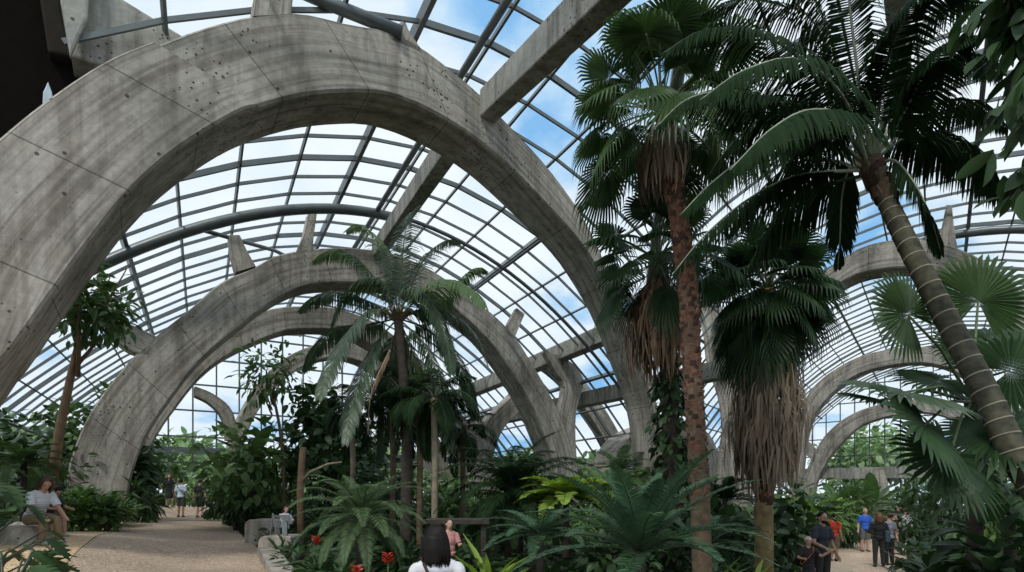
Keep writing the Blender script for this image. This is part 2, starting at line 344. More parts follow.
def build_vault(v,other,name):
    lab='steel_purlin'
    gl=MB(); lo=MB(); tr=MB(); rib=MB()
    sv,tv=v.sv,v.tv
    for i in range(len(sv)-1):
        for j in range(len(tv)-1):
            mid=v.pt((sv[i]+sv[i+1])/2,(tv[j]+tv[j+1])/2)
            if other.inside(mid) or v.hole(mid): continue
            gl.add([v.pt(sv[i],tv[j]),v.pt(sv[i+1],tv[j]),v.pt(sv[i+1],tv[j+1]),v.pt(sv[i],tv[j+1])],[(0,1,2,3)])
    def nrm(x):
        e=.05; a=v.pt(x-e,0); b=v.pt(x+e,0); d=(b-a).normalized(); return v.u1.cross(d).normalized()
    for i,x in enumerate(sv):
        nn=nrm(x); heavy=(i%4==1)
        for j in range(len(tv)-1):
            mid=v.pt(x,(tv[j]+tv[j+1])/2)
            if other.inside(mid) or v.hole(mid): continue
            (rib if heavy else lo).bar(v.pt(x,tv[j])-Vector((0,0,.06)),v.pt(x,tv[j+1])-Vector((0,0,.06)),.06 if not heavy else .12,.10 if not heavy else .24,up=nn)
    for j,t in enumerate(tv):
        for i in range(len(sv)-1):
            mid=v.pt((sv[i]+sv[i+1])/2,t)
            if other.inside(mid) or v.hole(mid): continue
            nn=nrm((sv[i]+sv[i+1])/2)
            heavy=(j%5==2) and not (v is V1 and t<1.5 and sv[i]<-3)
            (rib if heavy else tr).bar(v.pt(sv[i],t)-Vector((0,0,.05)),v.pt(sv[i+1],t)-Vector((0,0,.05)),.05 if not heavy else .075,.09 if not heavy else .15,up=nn)
    root=gl.build(name,M['glass']); tag(root,kind='structure')
    lo.build('longitudinal_bars',M['steel'],root); tr.build('glazing_bars',M['steel'],root); rib.build('steel_ribs',M['steel'],root)
    return root
# valley rib where the two roofs meet
vp=[]
for k in range(260):
    t=-20+k*.18; prev=V2.inside(V1.pt(0,t,-.02)); 
    for j in range(1,281):
        x=j*.05; cur=V2.inside(V1.pt(x,t,-.02))
        if cur!=prev and cur:
            vp.append(V1.pt(x,t,-.12)); break
        prev=cur
vp=vp[::4]
mb=MB(); seg=[]
for q in vp:
    if seg and (q-seg[-1]).length>2.5:
        if len(seg)>2: mb.tube(seg,.16,8)
        seg=[]
    seg.append(q)
if len(seg)>2: mb.tube(seg,.16,8)
o=mb.build('trim_valley',M['steel'],smooth=True); tag(o,kind='structure')
build_vault(V1,V2,'ceiling'); build_vault(V2,V1,'ceiling_right')
# end gable walls and side window walls
def wall_grid(name,p0,p1,zb,ztop,nu,nv,cull=None,slope=0):
    """vertical glazed wall from p0 to p1; ztop(f) gives its upper edge"""
    p0=Vector(p0);p1=Vector(p1); gl=MB(); br=MB()
    def q(f,h):
        b=p0.lerp(p1,f); zt=ztop(f); return Vector((b.x,b.y,zb+(zt-zb)*h))
    for i in range(nu):
        for j in range(nv):
            gl.add([q(i/nu,j/nv),q((i+1)/nu,j/nv),q((i+1)/nu,(j+1)/nv),q(i/nu,(j+1)/nv)],[(0,1,2,3)])
    d=(p1-p0).normalized(); nn=Vector((-d.y,d.x,0))
    for i in range(nu+1):
        if ztop(i/nu)-zb>.3: br.bar(q(i/nu,0),q(i/nu,1),.08,.12,up=nn)
    for j in range(nv+1):
        for i in range(nu): br.bar(q(i/nu,j/nv),q((i+1)/nu,j/nv),.08,.12,up=nn)
    r=gl.build(name,M['glass']); tag(r,kind='structure'); br.build('window_frame',M['steel'],r); return r
def gable(v,name,t):
    pa=v.P+v.u1*t-v.u2*v.a; pb=v.P+v.u1*t+v.u2*v.a; gl=MB(); br=MB()
    n=22; xs=[-v.a+2*v.a*i/n for i in range(n+1)]
    def q(x,z): 
        b=v.P+v.u1*t+v.u2*x; return Vector((b.x,b.y,z))
    zs=[-1,1.6,3.6]; k=5.2
    while k<v.top: zs.append(k); k+=1.6
    for x in xs: br.bar(q(x,-1),q(x,max(v.z(x),-0.9)),.09,.14,up=v.u1)
    for z in zs:
        xa=v.a if z<=v.eave else v.a*max(0,(1-(z-v.eave)/(v.top-v.eave)))**(1/v.p)
        xl=v.a if z<=v.eave else v.a*max(0,(1-(z-v.eave)/(v.top-v.eave)))**(1/v.pl)
        br.bar(q(-xl,z),q(xa,z),.09,.14,up=v.u1)
    for i in range(n):
        gl.add([q(xs[i],-1),q(xs[i+1],-1),q(xs[i+1],v.z(xs[i+1])),q(xs[i],v.z(xs[i]))],[(0,1,2,3)])
    r=gl.build(name,M['glass']); tag(r,kind='structure'); br.build('window_frame',M['steel'],r); return r
gable(V1,'window_1',V1.t1); gable(V2,'window_2',V2.t1)
def side(v,sgn,name,t0,t1):
    p0=v.P+v.u1*t0+v.u2*v.a*sgn; p1=v.P+v.u1*t1+v.u2*v.a*sgn
    wall_grid(name,(p0.x,p0.y,0),(p1.x,p1.y,0),-1,lambda f:v.eave,int((t1-t0)/1.1),3)
    mb=MB(); mb.bar(Vector((p0.x,p0.y,v.eave-.1)),Vector((p1.x,p1.y,v.eave-.1)),.35,.45); o=mb.build('trim_eave',M['concrete_plain']); tag(o,kind='structure')
side(V1,-1,'window_3',-20,27); side(V1,1,'window_4',12,27); side(V2,1,'window_5',-16,33); side(V2,-1,'window_6',14,33)
# lintel of the far right gable
mb=MB(); a=P3(824,476,43); b=P3(1000,470,43)
c0=V2.P+V2.u1*32.3; mb.bar((c0-v3*12.4)+Vector((0,0,3.6)),(c0+v3*12.4)+Vector((0,0,3.6)),.8,1.0); o=mb.build('trim_lintel',M['concrete_plain']); tag(o,kind='structure')
c0=V1.P+V1.u1*26.4; mb=MB(); mb.bar((c0-V1.u2*13.8)+Vector((0,0,4.3)),(c0+V1.u2*13.8)+Vector((0,0,4.3)),.3,.4); o=mb.build('trim_transom',M['steel']); tag(o,kind='structure')
# ------------------------------------------------------------------ concrete beams and tubes
def beam(a,b,w,h,label,mat='concrete_plain'):
    mb=MB(); mb.bar(a,b,w,h); o=mb.build('concrete_beam',M[mat]); tag(o,label,'beam'); m=o.modifiers.new('b','BEVEL'); m.width=.03; m.segments=2; return o
ra=P3(487,107,12.9); rb=P3(377,252,22.0); dd=(rb-ra).normalized()
rs=P3(600,-4,9.0)
beam(rs+(rs-ra)*1.2,ra,.42,.62,'broad concrete ridge beam running from the top edge to the largest arch')
rc=P3(449,146,14.2)
beam(rc,rb,.42,.6,'concrete ridge beam seen through the largest arch opening')
b1a=P3(614,331,24); b1b=P3(483,386,34)
def ext(a,b,f): return a+(b-a)*f
beam(ext(b1a,b1b,-.5),ext(b1a,b1b,1.7),.6,.75,'upper concrete purlin beam crossing behind the arches')
b2a=P3(634,389,25.5); b2b=P3(483,422,36)
beam(ext(b2a,b2b,-.4),ext(b2a,b2b,1.9),.6,.7,'lower concrete purlin beam crossing behind the arches')
beam(P3(895,-30,8),P3(908,150,17),.3,.5,'pale ridge beam above the ringed palm crown')
beam(P3(700,190,19),P3(740,420,22.5),.5,.6,'slanting concrete beam behind the fan palms at right') if False else None
def tubeobj(pts,r,label,n=10):
    mb=MB(); mb.tube(pts,r,n); o=mb.build('steel_tube',M['steel'],smooth=True); tag(o,label,'tube'); return o
def vt(v,t,s0,s1,dz,n=24): return [v.pt(s0+(s1-s0)*k/n,t,dz) for k in range(n+1)]
tubeobj(vt(V1,7.9,-13,.2,-.42),.17,'thick grey steel tube rib curving under the glass left of the ridge')
tubeobj([P3(270,-22,11.0),P3(335,6,11.3),P3(402,33,11.6)],.13,'thick grey steel tube rib above the largest arch')
tubeobj(vt(V1,7.9,.2,13.5,-.32),.075,'grey steel tube rib running down the right roof slope')
tubeobj(vt(V2,2.5,-12,12,-.5),.16,'grey steel tube rib above the tall right arch')
tubeobj([V1.pt(-.35,t,-.35) for t in (-14,-6,0,8,16,26)],.09,'slim steel rail along the ridge, left side')
tubeobj([V1.pt(4.9,t,-.3) for t in (-8,0,8,16,26)],.06,'steel rail along the right roof slope')
tubeobj([V1.pt(-6,7.9,-.45),V1.pt(-3.4,11.5,-.4),V1.pt(-1,14.5,-.4)],.07,'slim diagonal steel brace under the left glass')
tubeobj([V1.pt(-2.2,-.9,-.5),V1.pt(-3.8,2.6,-.35)],.07,'short diagonal steel brace above the largest arch')
# concrete canopy at the upper left, its shade painted in as near-black colour
cz=MB()
A0=PA.n
def oc(px,py,off): 
    q=PA.hit(px,py); return q
mbp=plane_mc(1.49,-21.4)
def poly_solid(name,pl,pts,th,mat,label,cat):
    f=[pl.hit(*q) for q in pts]; b=[q+pl.n*th for q in f]; n=len(f)
    fc=[tuple(range(n)),tuple(range(2*n-1,n-1,-1))]+[(i,i+n,(i+1)%n+n,(i+1)%n) for i in range(n)]
    o=link(name,f+b,fc,mat); tag(o,label,cat)
    m=o.modifiers.new('b','BEVEL'); m.width=.04; m.segments=2
    return o
PX=plane_mc(1.49,-21.6)
poly_solid('concrete_brace',PX,[(88,-60),(88,15),(70,56),(108,67),(160,58),(190,40),(112,-8),(100,-60)],.7,M['concrete_plain'],'angular concrete brace wedged above the largest arch at upper left','brace')
poly_solid('concrete_fin',plane_mc(1.49,-21.1),[(58,-60),(60,0),(70,57),(88,16),(91,-60)],.12,M['concrete_plain'],'thin lit concrete fin beside the dark overhang','fin')
poly_solid('canopy_slab',plane_mc(1.49,-22.6),[(-420,-200),(64,-200),(61,0),(70,54),(115,68),(104,92),(40,190),(-80,300),(-420,520)],1.0,M['canopy'],'overhang of the balcony at upper left, its shade painted near-black','overhang')
poly_solid('canopy_rib',plane_mc(1.49,-22.2),[(38,-60),(40,0),(48,52),(70,56),(60,0),(58,-60)],.5,flat('rib_shade_dark',(.03,.027,.022),1,0,.1,8,.05),'vertical rib under the overhang, shade painted into its dark colour','rib')  # rib colour darkened to carry the shade under the overhang
poly_solid('light_glimpse',plane_mc(1.49,-22.1),[(42,110),(43,92),(48,81),(52,92),(54,106)],.03,flat('light_glimpse_pale',(.45,.55,.6),.3),'narrow sliver painted pale as a glimpse of light above the largest arch edge','panel')  # opaque pale solid, the glimpse of light is put into its colour
# ------------------------------------------------------------------ ground
def terrain(name,x0,x1,y0,y1,st,mat,dz=0,test=None,kind='structure'):
    nx=int((x1-x0)/st);ny=int((y1-y0)/st); V=[];Fc=[];idx={}
    def vid(i,j):
        if (i,j) not in idx:
            x=x0+i*st;y=y0+j*st; idx[(i,j)]=len(V); V.append((x,y,g(x,y)+dz))
        return idx[(i,j)]
    for i in range(nx):
        for j in range(ny):
            if test and not test(x0+(i+.5)*st,y0+(j+.5)*st): continue
            Fc.append((vid(i,j),vid(i+1,j),vid(i+1,j+1),vid(i,j+1)))
    o=link(name,V,Fc,mat,smooth=True); tag(o,kind=kind); return o
M['soil']=flat('planting_soil',(.035,.028,.02),.95,0,.4,3)
def aggregate(name,col):
    m,nt,b=newmat(name); L=nt.links; tc=N(nt,'ShaderNodeTexCoord')
    v=N(nt,'ShaderNodeTexVoronoi'); v.inputs['Scale'].default_value=38; L.new(tc.outputs['Object'],v.inputs['Vector'])
    r=ramp(nt,[(.0,tuple(c*1.35 for c in col)),(.5,col),(.9,tuple(c*.55 for c in col))]); L.new(v.outputs['Distance'],r.inputs['Fac'])
    n=N(nt,'ShaderNodeTexNoise'); n.inputs['Scale'].default_value=.8; n.inputs['Detail'].default_value=5; L.new(tc.outputs['Object'],n.inputs['Vector'])
    r2=ramp(nt,[(.3,(.75,.75,.75)),(.7,(1.1,1.1,1.1))]); L.new(n.outputs['Fac'],r2.inputs['Fac'])
    v2=N(nt,'ShaderNodeTexVoronoi'); v2.inputs['Scale'].default_value=38; L.new(tc.outputs['Object'],v2.inputs['Vector'])
    hs=N(nt,'ShaderNodeSeparateColor'); L.new(v2.outputs['Color'],hs.inputs[0])
    r3=ramp(nt,[(0,(.6,.6,.6)),(1,(1.35,1.3,1.2))]); L.new(hs.outputs[0],r3.inputs['Fac'])
    mx=N(nt,'ShaderNodeMixRGB',blend_type='MULTIPLY'); mx.inputs[0].default_value=1; L.new(r.outputs[0],mx.inputs[1]); L.new(r2.outputs[0],mx.inputs[2])
    mx2=N(nt,'ShaderNodeMixRGB',blend_type='MULTIPLY'); mx2.inputs[0].default_value=1; L.new(mx.outputs[0],mx2.inputs[1]); L.new(r3.outputs[0],mx2.inputs[2])
    L.new(mx2.outputs[0],b.inputs['Base Color']); b.inputs['Roughness'].default_value=.85
    bp=N(nt,'ShaderNodeBump'); bp.inputs['Strength'].default_value=.4; bp.inputs['Distance'].default_value=.01; bp.invert=True; L.new(v.outputs['Distance'],bp.inputs['Height']); L.new(bp.outputs[0],b.inputs['Normal'])
    return m
M['path']=aggregate('path_aggregate',(.42,.325,.245)); M['path_tan']=aggregate('path_aggregate_tan',(.58,.42,.26))
M['path_right']=aggregate('path_aggregate_right',(.60,.46,.35))
terrain('floor',-60,70,-25,90,.8,M['soil'],-.02)
PATHS=[]
def groundpoly(name,pxs,mat,dz,sub=14):
    PATHS.append(pxs)
    """a paved area: outline given by ground points (x,y) -> filled grid following the terrain"""
    P=pxs
    def inside(x,y):
        c=False;n=len(P)
        for i in range(n):
            x1,y1=P[i];x2,y2=P[(i+1)%n]
            if (y1>y)!=(y2>y) and x<(x2-x1)*(y-y1)/(y2-y1)+x1: c=not c
        return c
    import bmesh
    bm=bmesh.new(); vs_=[bm.verts.new((x,y,0)) for x,y in P]; bm.faces.new(vs_)
    for it in range(60):
        pass
    x0=min(p[0] for p in P);x1=max(p[0] for p in P);y0=min(p[1] for p in P);y1=max(p[1] for p in P)
    st=.5
    k=x0+st
    while k<x1:
        bmesh.ops.bisect_plane(bm,geom=bm.verts[:]+bm.edges[:]+bm.faces[:],plane_co=(k,0,0),plane_no=(1,0,0)); k+=st
    k=y0+st
    while k<y1:
        bmesh.ops.bisect_plane(bm,geom=bm.verts[:]+bm.edges[:]+bm.faces[:],plane_co=(0,k,0),plane_no=(0,1,0)); k+=st
    for v in bm.verts: v.co.z=g(v.co.x,v.co.y)+dz
    me=bpy.data.meshes.new(name); bm.to_mesh(me); bm.free(); me.materials.append(mat)
    o=bpy.data.objects.new(name,me); C.objects.link(o); tag(o,kind='structure'); return o
def gp(px,py):
    """the point of the terrain seen at this direction"""
    Y=3.0
    while Y<70:
        if zz(py,Y)<=g(at(px,Y),Y): break
        Y+=.05
    return (at(px,Y),Y)
groundpoly('path',[gp(*q) for q in [(60,574),(125,524),(138,521),(158,513),(160,504),(222,504),(228,515),(232,525),(248,542),(262,555),(276,580),(300,640),(330,760),(150,760)]],M['path'],.03)
groundpoly('path_terrace',[gp(*q) for q in [(-60,600),(0,545),(20,530),(45,520),(90,518),(125,523),(60,573),(150,759),(-60,759)]],M['path_tan'],.03)
groundpoly('path_right',[gp(*q) for q in [(790,640),(800,590),(832,560),(836,548),(862,540),(880,532),(905,520),(912,526),(908,545),(905,575),(900,640)]],M['path_right'],.03)
groundpoly('path_lower',[(-1.5,1.0),(1.2,1.0),(1.6,3.5),(1.4,5.2),(-.2,6.0),(-1.6,4.4)],M['path'],.03)
# ================================================================== PLANTS
rng=np.random.default_rng(7); R=random.Random(11)
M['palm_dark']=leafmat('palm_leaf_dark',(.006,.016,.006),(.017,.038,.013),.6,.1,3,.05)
M['palm_mid']=leafmat('palm_leaf_mid',(.035,.075,.03),(.12,.19,.08),.5,.22,3,.3)
M['palm_grey']=leafmat('palm_leaf_greygreen',(.02,.045,.022),(.075,.12,.062),.42,.2)
M['fan']=leafmat('fan_leaf',(.018,.043,.014),(.062,.115,.036),.5,.25,3,.3)
M['fan_dark']=leafmat('fan_leaf_dark',(.011,.032,.012),(.04,.085,.03),.5,.25,3,.3)
M['cycad']=leafmat('cycad_leaf',(.018,.052,.026),(.065,.135,.066),.45,.15,3,.35)
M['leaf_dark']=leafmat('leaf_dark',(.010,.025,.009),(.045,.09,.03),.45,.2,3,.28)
M['leaf_mid']=leafmat('leaf_mid',(.028,.062,.018),(.10,.175,.055),.42,.25,3,.4)
M['leaf_light']=leafmat('leaf_light',(.07,.15,.03),(.17,.29,.07),.42,.3)
M['leaf_yellow']=leafmat('leaf_yellow',(.16,.27,.03),(.38,.50,.10),.42,.3)
M['leaf_pale']=leafmat('leaf_pale',(.10,.19,.07),(.25,.36,.16),.5,.3)
M['red']=leafmat('red_bract',(.35,.02,.015),(.6,.06,.04),.4,.2)
M['petiole']=flat('petiole',(.10,.13,.05),.5,0,.3,4)
M['petiole_dark']=flat('petiole_dark',(.035,.055,.025),.45,0,.3,4)
M['petiole_pale']=flat('rachis_pale',(.30,.33,.22),.35,0,.3,4)
M['dead']=leafmat('dead_leaf',(.10,.075,.05),(.34,.26,.18),.8,.1)
M['dead_red']=leafmat('dead_frond',(.11,.065,.035),(.27,.17,.10),.8,.1)
M['bark']=flat('brown_bark',(.13,.09,.055),.9,0,.4,9)
M['bark_dark']=flat('dark_bark',(.05,.04,.03),.9,0,.4,9)
M['bark_pale']=flat('pale_bark',(.26,.22,.15),.85,0,.35,7)
M['wood']=flat('wood_post',(.22,.14,.075),.8,0,.3,7)
def ringbark(name,c1,c2,sc,w=.5,noise_=2):
    m,nt,b=newmat(name); L=nt.links; tc=N(nt,'ShaderNodeTexCoord')
    wv=N(nt,'ShaderNodeTexWave',bands_direction='Z'); wv.inputs['Scale'].default_value=sc; wv.inputs['Distortion'].default_value=noise_; wv.inputs['Detail'].default_value=2; wv.inputs['Detail Scale'].default_value=1.5
    L.new(tc.outputs['Object'],wv.inputs['Vector']); r=ramp(nt,[(w,c1),(w+.12,c2)]); L.new(wv.outputs['Color'],r.inputs['Fac'])
    n=N(nt,'ShaderNodeTexNoise'); n.inputs['Scale'].default_value=5; n.inputs['Detail'].default_value=6; L.new(tc.outputs['Object'],n.inputs['Vector'])
    r2=ramp(nt,[(.3,(.5,.5,.5)),(.7,(1.3,1.25,1.15))]); L.new(n.outputs['Fac'],r2.inputs['Fac'])
    mx=N(nt,'ShaderNodeMixRGB',blend_type='MULTIPLY'); mx.inputs[0].default_value=1; L.new(r.outputs[0],mx.inputs[1]); L.new(r2.outputs[0],mx.inputs[2])
    L.new(mx.outputs[0],b.inputs['Base Color']); b.inputs['Roughness'].default_value=.85; return m
M['ringtrunk']=flat('ringed_trunk',(.065,.06,.035),.8,0,.7,9)
M['ringscar']=flat('trunk_ring_scar',(.30,.28,.20),.8,0,.3,6)
M['boot']=flat('leaf_boot',(.19,.085,.05),.85,0,.5,12)
M['boot_dark']=flat('leaf_boot_dark',(.07,.035,.022),.9,0,.4,12)
M['trunkbase']=flat('trunk_base',(.25,.18,.08),.85,0,.45,5)

def npmesh(name,V,faces,mat,parent=None,smooth=True,kind=None):
    """V (n,3) array, faces (m,k) array of equal arity"""
    V=np.asarray(V,dtype=np.float32); Fa=np.asarray(faces,dtype=np.int32); k=Fa.shape[1]
    me=bpy.data.meshes.new(name); me.vertices.add(len(V)); me.vertices.foreach_set('co',V.ravel())
    me.loops.add(Fa.size); me.loops.foreach_set('vertex_index',Fa.ravel())
    me.polygons.add(len(Fa)); me.polygons.foreach_set('loop_start',np.arange(0,Fa.size,k,dtype=np.int32))
    me.polygons.foreach_set('loop_total',np.full(len(Fa),k,dtype=np.int32))
    me.polygons.foreach_set('use_smooth',np.full(len(Fa),smooth))
    me.materials.append(mat); me.update(calc_edges=True); me.validate()
    o=bpy.data.objects.new(name,me); C.objects.link(o)
    if parent: o.parent=parent
    if kind: o['kind']=kind
    return o
def norm(a): return a/np.maximum(1e-9,np.linalg.norm(a,axis=-1,keepdims=True))
# leaf templates: columns = along (x), across (y), up (z) ; unit length ; quads
def template(prof, fold=.25, droop=.35, wave=0):
    V=[];Q=[]
    for i,(t,w) in enumerate(prof):
        z=-droop*t*t
        V+=[(t,-w,z+fold*w),(t,0,z),(t,w,z+fold*w)]
        if i: b=(i-1)*3; Q+=[(b,b+1,b+4,b+3),(b+1,b+2,b+5,b+4)]
    return np.array(V),np.array(Q)
T={'oval':template([(0,.02),(.25,.17),(.55,.2),(.8,.13),(1,.005)]),
   'narrow':template([(0,.02),(.3,.085),(.65,.075),(1,.004)],.3,.5),
   'broad':template([(0,.05),(.2,.27),(.5,.32),(.8,.2),(1,.01)],.2,.45),
   'strap':template([(0,.025),(.25,.05),(.5,.06),(.75,.045),(1,.003)],.5,.55),
   'banana':template([(0,.015),(.22,.02),(.3,.10),(.5,.14),(.75,.12),(.92,.07),(1,.004)],.35,.3)}
def frames(P,D,S,roll=.5,up=(0,0,1)):
    D=norm(D); U=np.tile(np.array(up,float),(len(D),1)); Y=norm(np.cross(U,D)+1e-4); Z=np.cross(D,Y)
    a=rng.normal(0,roll,len(D))[:,None]; Y2=Y*np.cos(a)+Z*np.sin(a); Z2=-Y*np.sin(a)+Z*np.cos(a)
    return D,Y2,Z2
def leaves(name,P,D,S,tmpl,mat,parent=None,roll=.5,kind=None):
    tv,tq=T[tmpl] if isinstance(tmpl,str) else tmpl
    X,Y,Z=frames(P,D,S,roll); S=np.asarray(S)[:,None,None]
    V=P[:,None,:]+S*(tv[None,:,0:1]*X[:,None,:]+tv[None,:,1:2]*Y[:,None,:]+tv[None,:,2:3]*Z[:,None,:])
    n=len(tv); Fq=(tq[None]+ (np.arange(len(P))*n)[:,None,None]).reshape(-1,4)
    return npmesh(name,V.reshape(-1,3),Fq,mat,parent,kind=kind)
def blob_points(n,rad,shell=.55,flat_=1.0,lumps=6,seed=0):
    """points in a lumpy crown; returns positions and outward directions"""
    r=np.random.default_rng(seed); cs=r.normal(0,1,(lumps,3)); cs=norm(cs)*np.array(rad)*r.uniform(.25,.62,(lumps,1)); 
    k=r.integers(0,lumps,n); d=norm(r.normal(0,1,(n,3))); rr=(shell+(1-shell)*r.random((n,1))**.6)
    rad2=np.array(rad)*r.uniform(.42,.62,(lumps,1))[k]
    return cs[k]+d*rr*rad2, d
def shrub(px,Y,wd,ht,leaf,tmpl,mat,label,cat='shrub',group=None,n=500,name='leafy_shrub',seed=None,z0=None,stems=4,x=None,parts=True,droop=-.1):
    X=at(px,Y) if x is None else x; gz=g(X,Y) if z0 is None else z0; seed=R.randrange(10**6) if seed is None else seed
    t=thing(name,label,cat,(X,Y,gz),0,group)
    P,D=blob_points(n,(wd/2,wd/2,ht/2),seed=seed); P=P+np.array([0,0,ht*.54]); P[:,2]=np.maximum(P[:,2],.05)
    D=D+np.array([0,0,droop])+rng.normal(0,.3,D.shape)
    leaves('foliage',P,D,leaf*rng.uniform(.65,1.25,n),tmpl,M[mat],t)
    mb=MB(); r=random.Random(seed)
    for k in range(stems):
        a=r.random()*6.3; e=Vector((math.cos(a)*wd*.3*r.random(),math.sin(a)*wd*.3*r.random(),ht*r.uniform(.6,.85)))
        mb.tube([(e.x*.1,e.y*.1,-.05),(e.x*.6,e.y*.5,e.z*.5),e],[.02+ht*.006,.015+ht*.004,.006],6)
    mb.build('stem',M['bark_dark'],t,True); return t
# ---- feather fronds
def feather_np(pts,n,ll,w,hang=.4,fwd=.55,vee=.15,taper=.35,seed=0,start=.12,jit=.12):
    """leaflets along a rachis polyline. returns V,Q arrays; leaflets hang under gravity"""
    r=np.random.default_rng(seed); Pp=np.array([tuple(p) for p in pts],float)
    # densify
    m=len(Pp); tt=np.linspace(0,m-1,60); i0=np.minimum(tt.astype(int),m-2); f=(tt-i0)[:,None]
    ex=np.vstack([2*Pp[0]-Pp[1],Pp,2*Pp[-1]-Pp[-2]]); p0=ex[i0];p1=ex[i0+1];p2=ex[i0+2];p3=ex[i0+3]
    cur=.5*((2*p1)+(p2-p0)*f+(2*p0-5*p1+4*p2-p3)*f*f+(3*p1-p0-3*p2+p3)*f**3)
    d=np.concatenate([[0],np.cumsum(np.linalg.norm(np.diff(cur,axis=0),axis=1))]); L=d[-1]
    s=np.linspace(start,.985,n)*L; pos=np.stack([np.interp(s,d,cur[:,k]) for k in range(3)],1)
    tan=norm(np.stack([np.interp(np.minimum(s+.04*L,L),d,cur[:,k])-np.interp(np.maximum(s-.04*L,0),d,cur[:,k]) for k in range(3)],1))
    side=norm(np.cross(tan,np.array([0,0,1.]))+1e-5); upv=np.cross(side,tan)
    V=[];Q=[];b=0
    tpos=s/L; lens=ll*np.sin(PI*np.clip(tpos*.86+.13,0,1))**.55*(1-taper*tpos)
    for sg in (-1,1):
        ln=lens*r.uniform(1-jit,1+jit,n); fw=fwd+.5*tpos**2+r.normal(0,.05,n)
        dr=norm(side*sg+tan*fw[:,None]+upv*(vee+r.normal(0,jit*.6,n))[:,None])
        wd=norm(np.cross(dr,upv)+r.normal(0,.15,(n,3)))
        down=np.array([0,0,-1.])
        c=[pos]
        for q,(k,hh) in enumerate(((.35,.25),(.35,.8),(.3,1.5))):
            dd=norm(dr+down*hang*hh); c.append(c[-1]+dd*(ln*k)[:,None])
        ws=[.45,1,.8,.05]
        pts4=[]
        for q in range(4): pts4+= [c[q]-wd*w*ws[q]/2, c[q]+wd*w*ws[q]/2]
        A=np.stack(pts4,1) # n,8,3
        V.append(A.reshape(-1,3)); base=b+np.arange(n)*8
        for q in range(3): Q.append(np.stack([base+2*q,base+2*q+1,base+2*q+3,base+2*q+2],1))
        b+=8*n
    return np.vstack(V),np.vstack(Q),cur
def feather(name,pts,n,ll,w,mat,rmat,parent,rr=.02,loc=None,**k):
    V,Q,cur=feather_np(pts,n,ll,w,**k); o=npmesh(name,V,Q,mat,parent)
    mb=MB(); c=cur[::4]; mb.tube(list(map(tuple,c))+[tuple(cur[-1])],list(np.linspace(rr,rr*.2,len(c)+1)),6)
    s=mb.build('rachis',rmat,o,True); return o
def arcpts(L,elev,droop,n=7,az=0,side=0):
    """rachis in a vertical plane: starts at elevation elev (rad) and bends down by droop (rad) by its tip"""
    P=[Vector((0,0,0))]; 
    for k in range(n):
        t=(k+.5)/n; a=elev-droop*t**1.3; h=az+side*t
        P.append(P[-1]+Vector((math.cos(a)*math.cos(h),math.cos(a)*math.sin(h),math.sin(a)))*(L/n))
    return P
# ---- fan leaf
def fan_mesh(name,R_,Lp,mat,pmat,parent,nseg=34,span=4.6,droop=.35,elev=.4,tip=.5,seed=0,split=.55,pdroop=.5):
    r=np.random.default_rng(seed); pp=arcpts(Lp,elev,pdroop,6); e=pp[-1]; d=(pp[-1]-pp[-2]).normalized()
    d=np.array(d); sd=norm(np.cross(np.array([0,0,1.]),d)+1e-6); nn=np.cross(d,sd); e=np.array(e)
    V=[];Q=[]
    for k in range(nseg):
        a=-span/2+span*(k+.5)/nseg; da=span/nseg/2; rl=R_*(1-.18*(abs(a)/(span/2))**2)*r.uniform(.93,1.05)
        def pt(ang,rad,up=0,dz=0):
            q=e+(d*math.cos(ang)+sd*math.sin(ang))*rad+nn*up; q[2]-=dz; return q
        ca=1+.0*a; cup=.22*R_*(abs(math.sin(a/2)))**2
        r1=rl*.3; r2=rl*split
        dz1=droop*rl*.06; dz2=droop*rl*.25
        w3=da*.55
        n0=len(V)
        V+=[pt(a,.012), pt(a-da,r1,cup*.3,dz1), pt(a,r1,cup*.3+.025*R_,dz1), pt(a+da,r1,cup*.3,dz1),
            pt(a-da,r2,cup*.7,dz2), pt(a,r2,cup*.7+.04*R_,dz2), pt(a+da,r2,cup*.7,dz2),
            pt(a-w3,rl*.8,cup,droop*rl*.42+tip*rl*.03), pt(a+w3,rl*.8,cup,droop*rl*.42+tip*rl*.03), pt(a+r.normal(0,.02),rl*(1-.12*tip),cup,droop*rl*.62+tip*rl*.22)]
        Q+=[(n0,n0+1,n0+2,n0+2),(n0,n0+2,n0+3,n0+3),(n0+1,n0+4,n0+5,n0+2),(n0+2,n0+5,n0+6,n0+3),(n0+4,n0+7,n0+8,n0+5),(n0+5,n0+8,n0+6,n0+6),(n0+7,n0+9,n0+8,n0+8)]
    V=[tuple(v) for v in V]; Q=[tuple(dict.fromkeys(q)) for q in Q]
    o=link(name,V,Q,mat,parent)
    mb=MB(); mb.tube(pp,[.022*(R_/.8+.3),.016*(R_/.8+.3)]+[.012*(R_/.8+.3)]*(len(pp)-2),6); mb.build('petiole',pmat,o,True)
    return o
def copy_part(o,parent,rot,loc=(0,0,0),sc=1):
    c=o.copy(); C.objects.link(c); c.parent=parent; c.rotation_euler=rot; c.location=loc; c.scale=(sc,sc,sc)
    for ch in list(o.children):
        d=ch.copy(); C.objects.link(d); d.parent=c
    return c
def crown_of(protos,parent,loc,n,az0=0,els=None,jit=.25,scj=.12,seed=0):
    """protos sorted upright -> hanging; spread n copies in a spiral"""
    r=random.Random(seed); used=set()
    for k in range(n):
        i=min(len(protos)-1,int(k/n*len(protos))); p=protos[i]
        rot=(r.uniform(-jit,jit),r.uniform(-jit,jit)*.6,az0+k*2.39996+r.uniform(-.15,.15)); sc=r.uniform(1-scj,1+scj)
        if i not in used:
            used.add(i); p.rotation_euler=rot; p.location=loc; p.scale=(sc,)*3
        else: copy_part(p,parent,rot,loc,sc)
